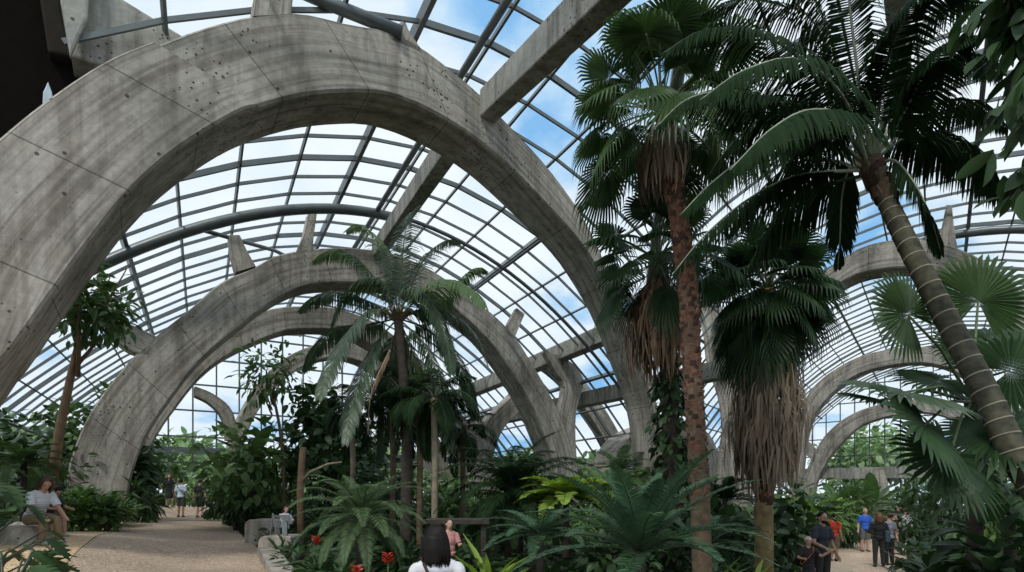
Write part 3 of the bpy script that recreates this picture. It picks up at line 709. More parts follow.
def rel(pts,o): return [Vector(p)-Vector(o) for p in pts]
def skirt(parent,z_top,z_bot,r_top,r_mid,mat,n=260,ll=.8,w=.05,seed=0,cx=lambda z:(0,0)):
    """dead fronds hanging round the trunk"""
    r=np.random.default_rng(seed); V=[];Q=[]
    for k in range(n):
        f=r.random(); z=z_top+(z_bot+ll*.5-z_top)*f; rad=(r_top+(r_mid-r_top)*min(1,f*2.2))*r.uniform(.6,1.05)*(1 if f<.75 else 1-.5*(f-.75)/.25); a=r.random()*6.283; x0,y0=cx(z)
        d=np.array([math.cos(a),math.sin(a),0]); t=np.array([-d[1],d[0],0]); p=np.array([x0,y0,z])+d*rad*.75
        L=ll*r.uniform(.5,1.1); ww=w*r.uniform(.5,1.6); sw=r.normal(0,.12)
        fl=r.uniform(.3,1.9); c=[p,p+d*L*.2*fl+t*L*sw*.4-np.array([0,0,L*.3]),p+d*L*.2*fl+t*L*sw*.8-np.array([0,0,L*.7]),p+d*L*.16*fl+t*L*sw-np.array([0,0,L])]
        n0=len(V)
        for q,k2 in zip(c,(.4,1,.9,.1)): V+=[tuple(q-t*ww*k2),tuple(q+t*ww*k2+d*ww*.3)]
        Q+=[(n0+2*i,n0+2*i+1,n0+2*i+3,n0+2*i+2) for i in range(3)]
    return link('dead_frond_skirt',V,Q,mat,parent)
def trunkcurve(pts,n=40):
    P=[Vector(p) for p in pts]; out=[]
    for i in range(len(P)-1):
        p0=P[max(i-1,0)];p1=P[i];p2=P[i+1];p3=P[min(i+2,len(P)-1)]; m=max(2,n//(len(P)-1))
        for k in range(m):
            t=k/m; out.append(.5*((2*p1)+(p2-p0)*t+(2*p0-5*p1+4*p2-p3)*t*t+(3*p1-p0-3*p2+p3)*t**3))
    out.append(P[-1]); return out
def boots(parent,cur,rad,name='leaf_bases',mat='boot',n=150,sz=.16,seed=0):
    """old leaf bases crossing round the trunk"""
    r=random.Random(seed); mb=MB()
    for k in range(n):
        f=k/n*(len(cur)-1.01); i=int(f); p=cur[i].lerp(cur[i+1],f-i); a=k*2.39996*1.0+r.uniform(-.2,.2); rr=rad*(1+.0)
        d=Vector((math.cos(a),math.sin(a),0)); t=Vector((-d.y,d.x,0)); s=sz*r.uniform(.8,1.25)
        b=p+d*rr*.85
        v=[b-t*s*.5-Vector((0,0,s*.5)),b+t*s*.5-Vector((0,0,s*.5)),b+t*s*.22+d*s*.38+Vector((0,0,s*.45)),b-t*s*.22+d*s*.38+Vector((0,0,s*.45)),
           b-t*s*.3+Vector((0,0,s*.6)),b+t*s*.3+Vector((0,0,s*.6)), b+d*s*.18-Vector((0,0,s*.35))]
        mb.add(v,[(0,6,3),(6,1,2),(6,2,3),(3,2,5,4),(0,3,4),(1,5,2)],0 if r.random()<.6 else 1)
    return mb.build(name,None,parent,mats=[M[mat],M['boot_dark']])
exec_marker=None
# ------------------------------------------------------------------ tall fan palms
def fan_protos(parent,Rr,Lp,mat='fan',pm='petiole',spec=((1.25,.1,.2,.3),(.8,.25,.35,.5),(.35,.35,.5,.8),(-.1,.5,.8,.9),(-.6,.45,1.2,1.0)),nseg=32,seed=0,names='fan_frond'):
    out=[]
    for k,(el,pd,dr,tp) in enumerate(spec): out.append(fan_mesh(names,Rr,Lp,M[mat],M[pm],parent,nseg=nseg,elev=el,pdroop=pd,droop=dr,tip=tp,seed=seed+k))
    return out
# P1: tallest fan palm. base px 700 Y 8.2
def fanpalm_root(px,Y,label,group=None):
    X=at(px,Y); return thing('fan_palm',label,'palm tree',(X,Y,g(X,Y)),0,group)
Y1=8.6
t=fanpalm_root(702,Y1,'tallest fan palm with reddish scaly trunk and shaggy crown above the ridge beam end'); o0=t.location
cur=trunkcurve(rel([(at(703,Y1),Y1,o0.z-.1),P3(700,500,Y1),P3(694,400,Y1+.1),P3(688,300,Y1+.2),P3(680,230,Y1+.3),P3(668,150,Y1+.4),P3(662,112,Y1+.4)],o0))
mb=MB(); mb.tube(cur,[.155-.035*i/len(cur) for i in range(len(cur))],12); mb.build('trunk',M['bark'],t,True)
boots(t,cur[int(len(cur)*.17):int(len(cur)*.86)],.125,n=520,sz=.125,seed=3)
top=cur[-1]
pr=fan_protos(t,.66,1.05,'fan',nseg=36,seed=1,spec=((1.3,.1,.2,.3),(.9,.25,.35,.5),(.5,.35,.5,.8),(.1,.5,.8,.9),(-.35,.45,1.2,1.0))); crown_of(pr,t,top,40,seed=4,scj=.22)
skirt(t,top.z-.15,top.z-1.15,.12,.28,M['dead'],n=420,ll=.7,w=.016,seed=2,cx=lambda z:(top.x,top.y))
# P2: shorter fan palm behind it
Y2=10.5
t=fanpalm_root(668,Y2,'shorter fan palm with a brown skirt just left of the reddish trunk'); o0=t.location
cur=trunkcurve(rel([(at(672,Y2),Y2,o0.z-.1),P3(672,500,Y2),P3(670,400,Y2),P3(666,330,Y2),P3(658,262,Y2)],o0))
mb=MB(); mb.tube(cur,[.17]*len(cur),12); mb.build('trunk',M['bark_dark'],t,True)
top=cur[-1]; pr=fan_protos(t,.6,.95,'fan_dark',nseg=32,seed=11); crown_of(pr,t,top,30,seed=8,scj=.2)
skirt(t,top.z-.25,top.z-1.9,.15,.5,M['dead_red'],n=600,ll=.95,w=.018,seed=5,cx=lambda z:(top.x,top.y))
n=900; zc=rng.uniform(.2,4.2,n); a=rng.uniform(0,6.28,n); P=np.stack([np.cos(a)*.3,np.sin(a)*.3,zc],1)*np.array([1,1,1])+rng.normal(0,.07,(n,3)); D=np.stack([np.cos(a),np.sin(a),-.6+0*a],1)+rng.normal(0,.3,(n,3))
iv=thing('climbing_vine','dark climbing vine wrapping the palm trunk behind the reddish trunk','vine',(at(674,Y2),Y2,g(at(674,Y2),Y2)))
leaves('foliage',P,D,rng.uniform(.1,.22,n),'broad',M['leaf_dark'],iv)
mb=MB(); mb.tube([(math.cos(k*.9)*.2,math.sin(k*.9)*.2,k*.28) for k in range(16)],.02,6); mb.build('stem',M['bark_dark'],iv,True)
# P3: stout fan palm with long skirt
Y3=11.5
t=fanpalm_root(764,Y3,'stout fan palm with a long grey-brown skirt of dead fronds above a pale trunk foot'); o0=t.location
cur=trunkcurve(rel([(at(764,Y3),Y3,o0.z-.1),P3(764,540,Y3),P3(764,480,Y3),P3(765,400,Y3),P3(767,320,Y3),P3(768,290,Y3)],o0))
mb=MB(); mb.tube(cur,[.19-.05*i/len(cur) for i in range(len(cur))],14); mb.build('trunk',M['trunkbase'],t,True)
boots(t,[c for c in cur if zz(505,Y3)-o0.z<c.z<zz(470,Y3)-o0.z],.16,n=60,sz=.16,seed=4)
top=cur[-1]; pr=fan_protos(t,.75,.8,'fan_dark',nseg=36,seed=21,spec=((1.2,.1,.3,.3),(.7,.3,.4,.5),(.25,.4,.6,.8),(-.25,.45,.9,.9),(-.7,.35,1.3,1.0),(-1.0,.3,1.3,1.0))); crown_of(pr,t,top,54,seed=9,scj=.15)
skirt(t,top.z-.9,zz(478,Y3)-o0.z,.3,.72,M['dead'],n=1500,ll=.95,w=.017,seed=7,cx=lambda z:(top.x,top.y))
# ------------------------------------------------------------------ P4 big feather palm, ringed leaning trunk
cw=P3(868,162,7.0)
bx=(at(1128,5.0),5.0); t=thing('feather_palm','large feather palm with a ringed leaning trunk and dark drooping fronds','palm tree',(bx[0],bx[1],g(*bx)))
o0=t.location
cur=trunkcurve(rel([(bx[0],bx[1],o0.z-.1),P3(1085,565,5.2),P3(1022,468,5.5),P3(985,392,5.8),P3(945,316,6.15),P3(908,245,6.5),P3(884,195,6.8),cw],o0),70)
mb=MB(); mb.tube(cur,[.135-.04*i/len(cur) for i in range(len(cur))],16); mb.build('trunk',M['ringtrunk'],t,True)
for i in range(2,len(cur)-12,2):
    p=cur[i]; d=(cur[i+1]-cur[i]).normalized(); r0=.135-.04*i/len(cur); tl=Vector((R.uniform(-.08,.08),R.uniform(-.08,.08),0)); dd_=(d+tl).normalized()
    mb=MB(); mb.tube([p-dd_*.008,p+dd_*.008],[r0+.006,r0+.005],16); mb.build('ring_scar',M['ringscar'],t,True)
boots(t,cur[int(len(cur)*.84):],.105,name='leaf_bases',mat='bark',n=34,sz=.15,seed=6)
mb=MB()
for k in range(9):
    a=k*2.4; mb.tube([cur[-3]+Vector((math.cos(a)*.06,math.sin(a)*.06,0)),cur[-1]+Vector((math.cos(a)*.11,math.sin(a)*.1,.35))],[.05,.02],6)
mb.build('crownshaft',M['petiole'],t,True)
big=[ # rachis control points in (px,py,Y)
 [(868,165,7),(800,112,6.6),(740,92,6.3),(690,98,6.1),(655,128,6.0)],
 [(868,165,7),(810,70,6.9),(760,35,6.7),(705,30,6.6),(660,55,6.5)],
 [(866,170,7),(815,140,6.5),(760,150,6.1),(715,180,5.9),(680,215,5.8)],
 [(866,170,7),(800,175,6.8),(750,198,6.7),(705,235,6.6),(672,275,6.6)],
 [(866,175,7),(825,185,7.3),(790,200,7.6),(765,235,7.8),(745,275,7.9)],
 [(868,165,7),(838,60,7.2),(815,0,7.3),(785,-40,7.4),(750,-60,7.5)],
 [(870,160,7),(856,60,6.8),(848,-10,6.6),(840,-70,6.5),(825,-120,6.4)],
 [(872,160,7),(885,70,6.6),(905,15,6.2),(935,-15,5.9),(975,-10,5.7)],
 [(874,160,7),(905,95,7.3),(935,62,7.5),(970,55,7.7),(1005,75,7.8)],
 [(874,160,7),(905,110,6.7),(925,70,6.4),(945,45,6.1),(975,35,5.9)],
 [(876,160,7),(905,138,7.1),(940,135,7.2),(975,158,7.3),(1008,200,7.3)],
 [(876,168,7),(893,160,6.8),(912,180,6.6),(930,215,6.5),(942,255,6.5)],
 [(866,172,7),(850,168,7.2),(842,195,7.4),(840,235,7.5),(838,268,7.5)],
 [(868,165,7),(835,120,7.6),(795,95,8.1),(755,105,8.5),(722,135,8.8)],
 [(868,165,7),(845,100,6.4),(800,60,5.9),(745,70,5.6),(700,100,5.4)],
 [(868,165,7),(850,120,6.2),(810,110,5.5),(770,130,5.1),(730,170,4.9)],
 [(866,170,7),(820,120,7.4),(775,112,7.6),(735,140,7.7),(705,180,7.8)],
 [(866,172,7),(830,160,7.6),(790,165,7.9),(752,200,8.0),(725,240,8.0)],
 [(868,165,7),(820,30,7.6),(780,5,7.8),(735,0,7.9),(700,15,8.0)],
 [(872,160,7),(900,60,7.4),(925,20,7.7),(955,0,7.9),(990,5,8.0)],
 [(874,162,7),(912,120,7.5),(945,100,7.8),(980,105,8.0),(1010,130,8.0)],
]
for k,f in enumerate(big):
    pts=rel([P3(*q) for q in f],o0)
    feather('frond',pts,92,.80 if k not in (12,11) else .5,.033,M['palm_dark'],M['petiole_pale'] if k%3!=1 else M['petiole_dark'],t,rr=.022,hang=1.7,fwd=.6,vee=-.1,seed=30+k,start=.18)
# ------------------------------------------------------------------ coconut palm centre left
Y5=13.5
t=thing('coconut_palm','coconut palm with arching grey-green fronds between the two left arches','palm tree',(at(404,Y5),Y5,g(at(404,Y5),Y5))); o0=t.location
cur=trunkcurve(rel([(at(405,Y5),Y5,o0.z-.1),P3(407,450,Y5),P3(404,380,Y5),P3(398,318,Y5)],o0)); mb=MB(); mb.tube(cur,[.15-.04*i/len(cur) for i in range(len(cur))],12); mb.build('trunk',M['bark_dark'],t,True)
top=cur[-1]
fr=[[(398,318),(372,275),(352,255),(330,252),(312,262)],[(398,318),(365,300),(340,292),(315,298),(298,312)],[(398,318),(368,325),(340,328),(318,345),(303,372)],
 [(398,318),(392,270),(378,240),(360,225),(345,232)],[(398,318),(402,262),(405,235),(410,215),(420,205)],[(398,318),(418,270),(432,250),(448,240),(462,242)],
 [(398,318),(430,288),(452,280),(472,290),(486,308)],[(398,318),(432,310),(458,318),(478,338),(488,365)],[(398,318),(428,330),(452,352),(468,385),(474,420)],
 [(398,318),(412,350),(422,390),(428,430),(430,462)],[(398,318),(392,350),(388,390),(384,430),(380,460)],[(398,318),(375,345),(360,380),(350,415),(345,445)],
 [(398,318),(385,285),(365,280),(342,300),(330,330)],[(398,318),(412,290),(430,300),(445,335),(452,375)],[(398,318),(404,335),(410,375),(402,420),(396,455)],[(398,318),(440,300),(465,275),(478,268),(488,272)],
 [(398,318),(370,310),(345,338),(328,372),(318,400)],[(398,318),(425,345),(440,385),(448,425),(450,450)]]
r=random.Random(5)
for k,f in enumerate(fr):
    dY=r.uniform(-2.0,2.0); pts=[P3(x,y,Y5+dY*(i/4)) for i,(x,y) in enumerate(f)]
    feather('frond',rel(pts,o0),96,.76,.036,M['palm_grey'] if k%3 else M['palm_mid'],M['petiole'],t,rr=.022,hang=1.1,fwd=.6,vee=.1,seed=60+k,start=.12)
feather('dead_frond',rel([P3(390,350,Y5-.6),P3(378,375,Y5-.9),P3(370,400,Y5-1),P3(368,435,Y5-1)],o0),30,.3,.03,M['dead_red'],M['dead'],t,rr=.02,hang=2.5,fwd=1.2,seed=80,start=.05)
mb=MB(); r=random.Random(2)
for k in range(40):
    a=r.random()*6.3; q=top+Vector((math.cos(a)*.1,math.sin(a)*.1,-.05)); mb.tube([q,q+Vector((math.cos(a)*.25,math.sin(a)*.2,.25)),q+Vector((math.cos(a)*.4,math.sin(a)*.35,.1))],[.03,.02,.006],5)
mb.build('leaf_sheath',M['bark_pale'],t,True)
# slender companion palms
for k,(px,Yp,py,lab) in enumerate([(434,12.4,398,'slender palm with a thin pale trunk, rightmost of the clustered trunks'),(419,13.6,402,'slender palm trunk in the middle of the cluster under the coconut palm'),
    (392,14.6,392,'dark slender palm behind the coconut palm trunk'),(352,14.8,408,'slender palm with smooth pale grey trunk left of the coconut palm'),(462,16,430,'small dark palm behind and right of the clustered trunks')]):
    t=thing('slender_palm',lab,'palm tree',(at(px,Yp),Yp,g(at(px,Yp),Yp))); o0=t.location
    cur=trunkcurve(rel([(at(px,Yp),Yp,o0.z-.1),P3(px+1,470,Yp),P3(px,py,Yp)],o0),20); mb=MB(); mb.tube(cur,.075,10); mb.build('trunk',M['bark_pale' if k in(0,3) else 'bark'],t,True)
    for j in range(15):
        az=j*2.4; el=1.1-1.9*(j/15); pts=[cur[-1]+p for p in arcpts(1.15+.2*(j%3),el,1.5+.5*(j%2),6,az)]
        feather('frond',pts,44,.45,.024,M['palm_dark'],M['petiole_dark'],t,rr=.012,hang=.9,seed=k*20+j,start=.2)
# ------------------------------------------------------------------ rosette palms / cycads
def rosette(px,Yp,pyc,nf,L,label,mat,name='cycad',cat='cycad',ll=.25,w=.03,nl=60,el0=1.35,el1=.0,dr=.9,hang=.2,fwd=.45,vee=.35,rr=.014,az0=0,trunk=-.05,tm='bark_dark',seed=0,group=None,rm='petiole_dark',Lj=.15):
    X=at(px,Yp); gz=g(X,Yp); t=thing(name,label,cat,(X,Yp,gz),0,group); zc=zz(pyc,Yp)-gz; r=random.Random(seed)
    mb=MB(); mb.tube([(0,0,-.08),(0,0,max(.12,zc*.5)),(0,0,max(.2,zc))],[.13+trunk,.12+trunk,.09+trunk*.7],12); mb.build('trunk',M[tm],t,True)
    for j in range(nf):
        f=j/(nf-1); el=el0+(el1-el0)*f+r.uniform(-.08,.08); az=az0+j*2.39996; LL=L*r.uniform(1-Lj,1+Lj*.5)*(.8+.2*min(1,f*3))
        pts=[Vector((0,0,zc))+p for p in arcpts(LL,el,dr*r.uniform(.8,1.25),7,az,side=r.uniform(-.12,.12))]
        feather('frond',pts,nl,ll,w,M[mat],M[rm],t,rr=rr,hang=hang,fwd=fwd,vee=vee,seed=seed*50+j,start=.1)
    return t
rosette(640,6.0,552,30,1.45,'large blue-green cycad with stiff comb-like fronds in the bottom centre','cycad',ll=.2,w=.0155,nl=74,el0=1.4,el1=.12,dr=.75,seed=1)
rosette(514,12.2,497,44,2.1,'dark feathery cycad palm standing behind the seated shelter at centre','palm_dark',name='feather_palm',cat='palm tree',ll=.42,w=.022,nl=66,el0=1.45,el1=-.3,dr=1.45,hang=.8,trunk=.08,tm='bark_dark',seed=2) ['label']='dark feathery palm with wide arching fronds in the middle of the garden'
rosette(362,9.0,520,52,1.35,'bushy date palm with fine soft green fronds left of the dark haired woman','palm_mid',name='date_palm',cat='palm tree',ll=.23,w=.0075,nl=72,el0=1.45,el1=-.45,dr=1.35,hang=.6,seed=3,trunk=-.02,tm='bark_dark')
rosette(566,11.2,496,22,1.1,'tree fern with bright yellow-green fronds right of the dark feathery palm','leaf_yellow',name='tree_fern',cat='fern',ll=.32,w=.06,nl=34,el0=.9,el1=.0,dr=.9,hang=.2,seed=4)
rosette(610,12.6,490,18,1.4,'light green fern spreading below the half arch, above the large cycad','leaf_light',name='tree_fern',cat='fern',ll=.3,w=.06,nl=34,el0=.9,el1=.1,dr=1.1,seed=5)
rosette(540,9.0,535,18,1.25,'low blue-green cycad with flat fronds left of the large one','cycad',ll=.19,w=.016,nl=60,el0=.9,el1=.0,dr=.9,seed=6)
rosette(700,9.6,548,18,1.3,'blue-green cycad right of the reddish trunk foot','cycad',ll=.19,w=.016,nl=60,el0=1.0,el1=.1,dr=1.0,seed=7)
rosette(100,15.5,505,14,1.0,'bright green fern beside the slim tree near the broad concrete foot','leaf_mid',name='fern',cat='fern',ll=.25,w=.05,nl=30,el0=1.0,el1=.0,dr=1.3,seed=8)
rosette(24,12.5,462,18,1.2,'fern hanging over the seated woman at the left edge','leaf_mid',name='fern',cat='fern',ll=.25,w=.05,nl=30,el0=1.0,el1=-.3,dr=1.4,seed=9)
rosette(1010,7.0,500,12,1.15,'small feather palm with drooping fronds below the ringed trunk','palm_mid',name='feather_palm',cat='palm tree',ll=.35,w=.04,nl=34,el0=.9,el1=.2,dr=1.5,hang=.9,seed=10)
rosette(620,16.5,470,14,1.3,'small palm in front of the rounded niche arch','palm_mid',name='feather_palm',cat='palm tree',ll=.3,w=.03,nl=34,el0=1.2,el1=.1,dr=1.2,seed=11)
rosette(725,15,500,14,1.3,'dark palm at the foot of the tall right arch','palm_dark',name='feather_palm',cat='palm tree',ll=.3,w=.035,nl=34,el0=1.2,el1=.1,dr=1.2,seed=12)
# P5r fan palm lower right
Yr=6.6
t=thing('fan_palm','low fan palm with broad round leaves below the ringed trunk','palm tree',(at(975,Yr),Yr,g(at(975,Yr),Yr))); o0=t.location
mb=MB(); cur=trunkcurve(rel([(at(975,Yr),Yr,o0.z-.1),P3(975,470,Yr),P3(972,400,Yr)],o0),16); mb.tube(cur,.08,12); mb.build('trunk',M['bark_dark'],t,True)
def fan_to(parent,o0,cpx,cpy,cY,tx,ty,tY,Rr,mat,seed,tilt,nseg=40,span=5.2,droop=.25,tip=.4):
    """a fan blade whose hub is at one point of the garden, with a petiole back to the crown; tilt = the blade's normal"""
    r=np.random.default_rng(seed); hub=np.array(P3(tx,ty,tY)-o0); base=np.array(P3(cpx,cpy,cY)-o0)
    nn=norm(np.array(tilt,float)); d=hub-base; d=norm(d-nn*np.dot(d,nn)); sd=np.cross(nn,d)
    V=[];Q=[]
    for k in range(nseg):
        a=-span/2+span*(k+.5)/nseg; da=span/nseg/2; rl=Rr*(1-.15*(abs(a)/(span/2))**2)*r.uniform(.93,1.05)
        def pt(an,rad,up,dz): 
            q=hub+(d*math.cos(an)+sd*math.sin(an))*rad+nn*up; q[2]-=dz; return tuple(q)
        n0=len(V); w3=da*.6
        V+=[pt(a,.01,0,0),pt(a-da,rl*.3,0,0),pt(a,rl*.3,.02*Rr,0),pt(a+da,rl*.3,0,0),pt(a-da,rl*.62,0,droop*rl*.12),pt(a,rl*.62,.035*Rr,droop*rl*.12),pt(a+da,rl*.62,0,droop*rl*.12),
            pt(a-w3,rl*.84,0,droop*rl*.25),pt(a+w3,rl*.84,0,droop*rl*.25),pt(a+r.normal(0,.02),rl,0,droop*rl*.4+tip*rl*.1)]
        Q+=[(n0,n0+1,n0+2),(n0,n0+2,n0+3),(n0+1,n0+4,n0+5,n0+2),(n0+2,n0+5,n0+6,n0+3),(n0+4,n0+7,n0+8,n0+5),(n0+5,n0+8,n0+6),(n0+7,n0+9,n0+8)]
    o=link('fan_frond',V,Q,M[mat],parent)
    mb=MB(); mid=Vector((base+hub)/2)+Vector((0,0,.12)); mb.tube([Vector(base),mid,Vector(hub)],[.022,.016,.012],6); mb.build('petiole',M['petiole'],o,True)
for k,(tx,ty,tY,Rr,tilt,mt) in enumerate([(908,315,6.2,.62,(.35,-.9,.15),'fan'),(978,302,6.9,.78,(-.1,-.95,.15),'fan'),(905,392,5.6,.75,(.2,-.35,.95),'palm_grey'),(925,425,5.3,.75,(.5,-.6,.55),'fan_dark'),
    (940,380,6.4,.6,(.1,-.5,.85),'fan_dark'),(1010,370,6.2,.8,(-.4,-.7,.5),'fan_dark'),(880,400,5.9,.55,(.2,-.3,.95),'palm_grey'),(1005,430,5.8,.75,(-.3,-.5,.75),'fan_dark'),(950,455,5.6,.7,(.2,-.75,.5),'fan_dark'),(990,340,7.4,.7,(-.2,-.5,.8),'fan_dark'),(965,350,7.0,.5,(.1,-.8,.4),'fan')]):
    fan_to(t,o0,972,402,Yr,tx,ty,tY,Rr,mt,200+k,tilt)
# hanging brown palm spathe behind ringed trunk
# ================================================================== UNDERSTORY
def sh(*a,**k): return shrub(*a,**k)
# broad understory, left
for a in [(18,19,3.6,3.8,.34,'broad','leaf_dark','tall dark leafy bush filling the far left edge under the roof'),
 (62,20,3.2,4.4,.32,'broad','leaf_mid','tall bright bush behind the slim leaning tree at left'),
 (105,21,2.8,4.9,.3,'broad','leaf_mid','tall bush with light leaves left of the broad concrete foot'),
 (35,16,3.0,2.2,.3,'oval','leaf_dark','dark rounded bush behind the seated woman'),
 (80,17.5,2.8,2.3,.3,'oval','leaf_dark','dark bush between the slim tree and the broad concrete foot'),
 (142,19.5,1.5,2.9,.4,'broad','leaf_dark','dark big-leaved climber beside the inner side of the broad concrete foot'),
 (142,23,1.2,1.7,.4,'narrow','leaf_dark','drooping dark plant at the left path edge beyond the broad foot'),
 (158,29,2.6,3.4,.35,'broad','leaf_mid','leafy bush behind the woman in dark clothes on the left path'),
 (186,32,3.0,1.8,.35,'oval','leaf_light','bright bush straight behind the three strollers'),
 (208,33,2.6,3.0,.35,'oval','leaf_pale','pale flowering bush at the end of the left path'),
 (135,28,3,5.0,.35,'broad','leaf_dark','tall dark bush seen past the broad foot'),
 (240,22,3.4,2.6,.33,'broad','leaf_dark','dark bush at the right side of the left path'),
 (238,18.5,1.6,1.4,.33,'broad','leaf_dark','low dark bush nearest the strollers on the right path edge'),
 (250,17.0,3.0,3.3,.3,'broad','leaf_mid','dense glossy fig bush right of the left path, above the benches'),
 (285,18.5,2.9,4.3,.27,'oval','leaf_mid','tall glossy bush behind the two concrete benches'),
 (235,17,1.9,1.4,.3,'narrow','leaf_dark','low drooping dark plants beside the first bench'),
 (325,17.5,3.2,4.6,.3,'broad','leaf_dark','tall dark bush behind the wooden post'),
 (345,20,3.0,5.4,.32,'broad','leaf_dark','high dark foliage left of the coconut palm trunk'),
 (300,14.4,1.5,1.3,.2,'oval','leaf_dark','dark low plant behind the child in the checked shirt'),
 (382,16,3.0,2.6,.3,'broad','leaf_dark','dark bush under the coconut palm'),
 (445,19,3.2,2.6,.3,'broad','leaf_mid','lighter bush behind the clustered slender trunks'),
 (470,22,3.5,2.6,.35,'oval','leaf_light','sunlit bush far behind the clustered trunks'),  # the paler green is only its leaf colour
 (415,24,4.5,2.7,.35,'oval','leaf_pale','pale bush against the far glass between the trunks'),
 (505,19,3.6,2.4,.3,'oval','leaf_dark','dark bush behind the feathery palm at centre'),
 (545,20,3.4,2.5,.3,'oval','leaf_mid','bush at the foot of the second arch right leg'),
 (592,21,3.4,2.8,.3,'oval','leaf_light','yellow-green bush below the half arch'),
 (625,18,2.6,2.5,.3,'oval','leaf_mid','mid green bush beneath the rounded niche arch'),
 (655,15.5,2.4,2.4,.28,'broad','leaf_mid','leafy bush in front of the largest arch right foot'),
 (570,15.0,2.6,1.5,.3,'narrow','leaf_light','light strap-leaved plant below the fork of the second arch'),
 (615,9.5,1.8,.9,.25,'oval','leaf_dark','dark plants behind the large blue-green cycad'),
 (735,13.5,2.6,2.0,.3,'broad','leaf_dark','dark bush left of the pale trunk foot'),
 (718,18,2.6,2.6,.3,'broad','leaf_dark','dark bush before the tall right arch left leg'),
 (795,15.2,2.4,2.2,.34,'broad','leaf_dark','dark bush right of the pale trunk foot, behind the bearded man'),
 (735,11.0,1.7,.8,.22,'narrow','leaf_dark','low dark plants in front of the pale trunk foot'),
 (790,25,3.4,3.2,.45,'banana','leaf_mid','tall ginger clump behind the man in red'),
 (822,24,2.8,2.9,.5,'banana','leaf_light','bright ginger clump right of the dead-frond skirt'),
 (850,27,3.2,3.0,.5,'banana','leaf_mid','ginger clump behind the man in the blue shirt'),
 (868,33,4.5,2.6,.4,'broad','leaf_mid','bush below the far right gable'),
 (905,36,4.0,2.6,.4,'broad','leaf_dark','dark bush behind the farthest strollers'),
 (846,24.5,1.8,1.2,.4,'narrow','leaf_dark','drooping border plant at the edge of the right path'),
 (800,20.5,1.6,1.2,.4,'narrow','leaf_dark','dark border plant behind the child with the pale hat'),
 (930,18,3.0,3.6,.3,'oval','leaf_dark','dark tall bush right of the strollers'),
 (965,14,3.2,3.6,.3,'oval','leaf_dark','dark bush behind the low fan palm'),
 (1010,12,3.4,4.2,.28,'oval','leaf_dark','tall dark bush at the right edge behind the ringed trunk'),
 (1008,9,1.6,3.6,.16,'oval','leaf_light','light small-leaved tree top at the right edge, above the fan palm'),
 (925,9.5,1.5,1.3,.2,'broad','leaf_dark','dark small-leaved plants at the right edge of the right path'),
 (935,7.4,1.3,1.0,.18,'broad','leaf_dark','dark heap of leaves just right of the strollers, low by the path'),
 (975,6.6,1.6,1.2,.22,'broad','leaf_dark','dark leaves under the low fan palm'),
 (1015,6.0,1.8,1.6,.24,'broad','leaf_dark','dark leaves under the ringed trunk at the right edge'),
 (470,8.6,1.1,.75,.18,'broad','leaf_dark','low dark leaves right of the dark haired woman'),
 (330,8.4,1.2,.55,.16,'oval','leaf_dark','low dark flowering plants in front of the date palm'),
 (400,9.6,1.2,.7,.18,'oval','leaf_dark','low dark leaves left of the dark haired woman'),
 (560,7.2,1.4,.6,.2,'narrow','leaf_dark','low dark leaves left of the large cycad'),
 ]:
    px,Y,wd,ht,lf,tm,mt,lab=a
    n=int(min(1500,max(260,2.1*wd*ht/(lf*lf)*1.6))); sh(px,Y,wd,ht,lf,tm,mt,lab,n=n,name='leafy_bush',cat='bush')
# border row by the terrace
for k,(px,Y) in enumerate([(66,13.6),(80,13.8),(93,14.0),(106,14.1),(118,14.4),(74,14.8),(100,15.2)]):
    sh(px,Y,1.05,.85 if k<5 else 1.1,.26,'broad' if k%2 else 'narrow','leaf_light' if k in(1,4) else 'leaf_mid','leafy border plant in the row between the slim tree and the broad concrete foot','plant',group='border plants before the broad concrete foot',n=190,name='border_plant',stems=2,droop=.5)
for k,(px,Y) in enumerate([(140,17.3),(148,18.6),(144,20.5)]):
    sh(px,Y,1.2,1.5,.42,'narrow','leaf_dark','drooping dark-leaved plant tucked against the inner side of the broad concrete foot','plant',group='dark plants at the inner side of the broad foot',n=150,name='drooping_plant',stems=2,droop=-.3)
# trees with trunk and crown
def tree(px,Y,pts,r0,crown,leaf,tm,mt,bark,label,n=900,name='leafy_tree',seed=0,branches=6):
    t=thing(name,label,'tree',(at(px,Y),Y,g(at(px,Y),Y))); o0=t.location
    cur=trunkcurve(rel([(at(px,Y),Y,o0.z-.1)]+[P3(*q) for q in pts],o0),24); mb=MB(); mb.tube(cur,[r0*(1-.5*i/len(cur)) for i in range(len(cur))],10); mb.build('trunk',M[bark],t,True)
    top=cur[-1]; cc=P3(*crown[0])-o0; rad=crown[1]
    P,D=blob_points(n,rad,seed=seed,lumps=9,shell=.3); P=P+np.array(cc); D=D+np.array([0,0,-.25])+rng.normal(0,.35,D.shape)
    leaves('crown',P,D,leaf*rng.uniform(.6,1.25,n),tm,M[mt],t)
    mb=MB(); r=random.Random(seed)
    for k in range(branches):
        e=cc+Vector((r.uniform(-1,1)*rad[0]*.7,r.uniform(-1,1)*rad[1]*.7,r.uniform(-.5,.8)*rad[2])); mb.tube([top-Vector((0,0,.15*k)),top.lerp(e,.5)+Vector((0,0,-.1)),e],[r0*.4,r0*.25,.01],6)
    mb.build('branches',M[bark],t,True); return t
tree(50,13.2,[(56,455,13.2),(68,390,13.2),(78,345,13.2)],.13,((95,300,13.2),(.95,.9,1.35)),.26,'oval','leaf_mid','wood','slim leaning tree with a brown trunk and hanging crown at the left arch edge',n=700,seed=5)
tree(283,17,[(284,480,17),(280,430,17),(272,390,17)],.07,((272,375,17),(1.2,1.0,1.35)),.27,'oval','leaf_mid','bark','small open-crowned tree reaching up before the inner arches',n=300,seed=8)
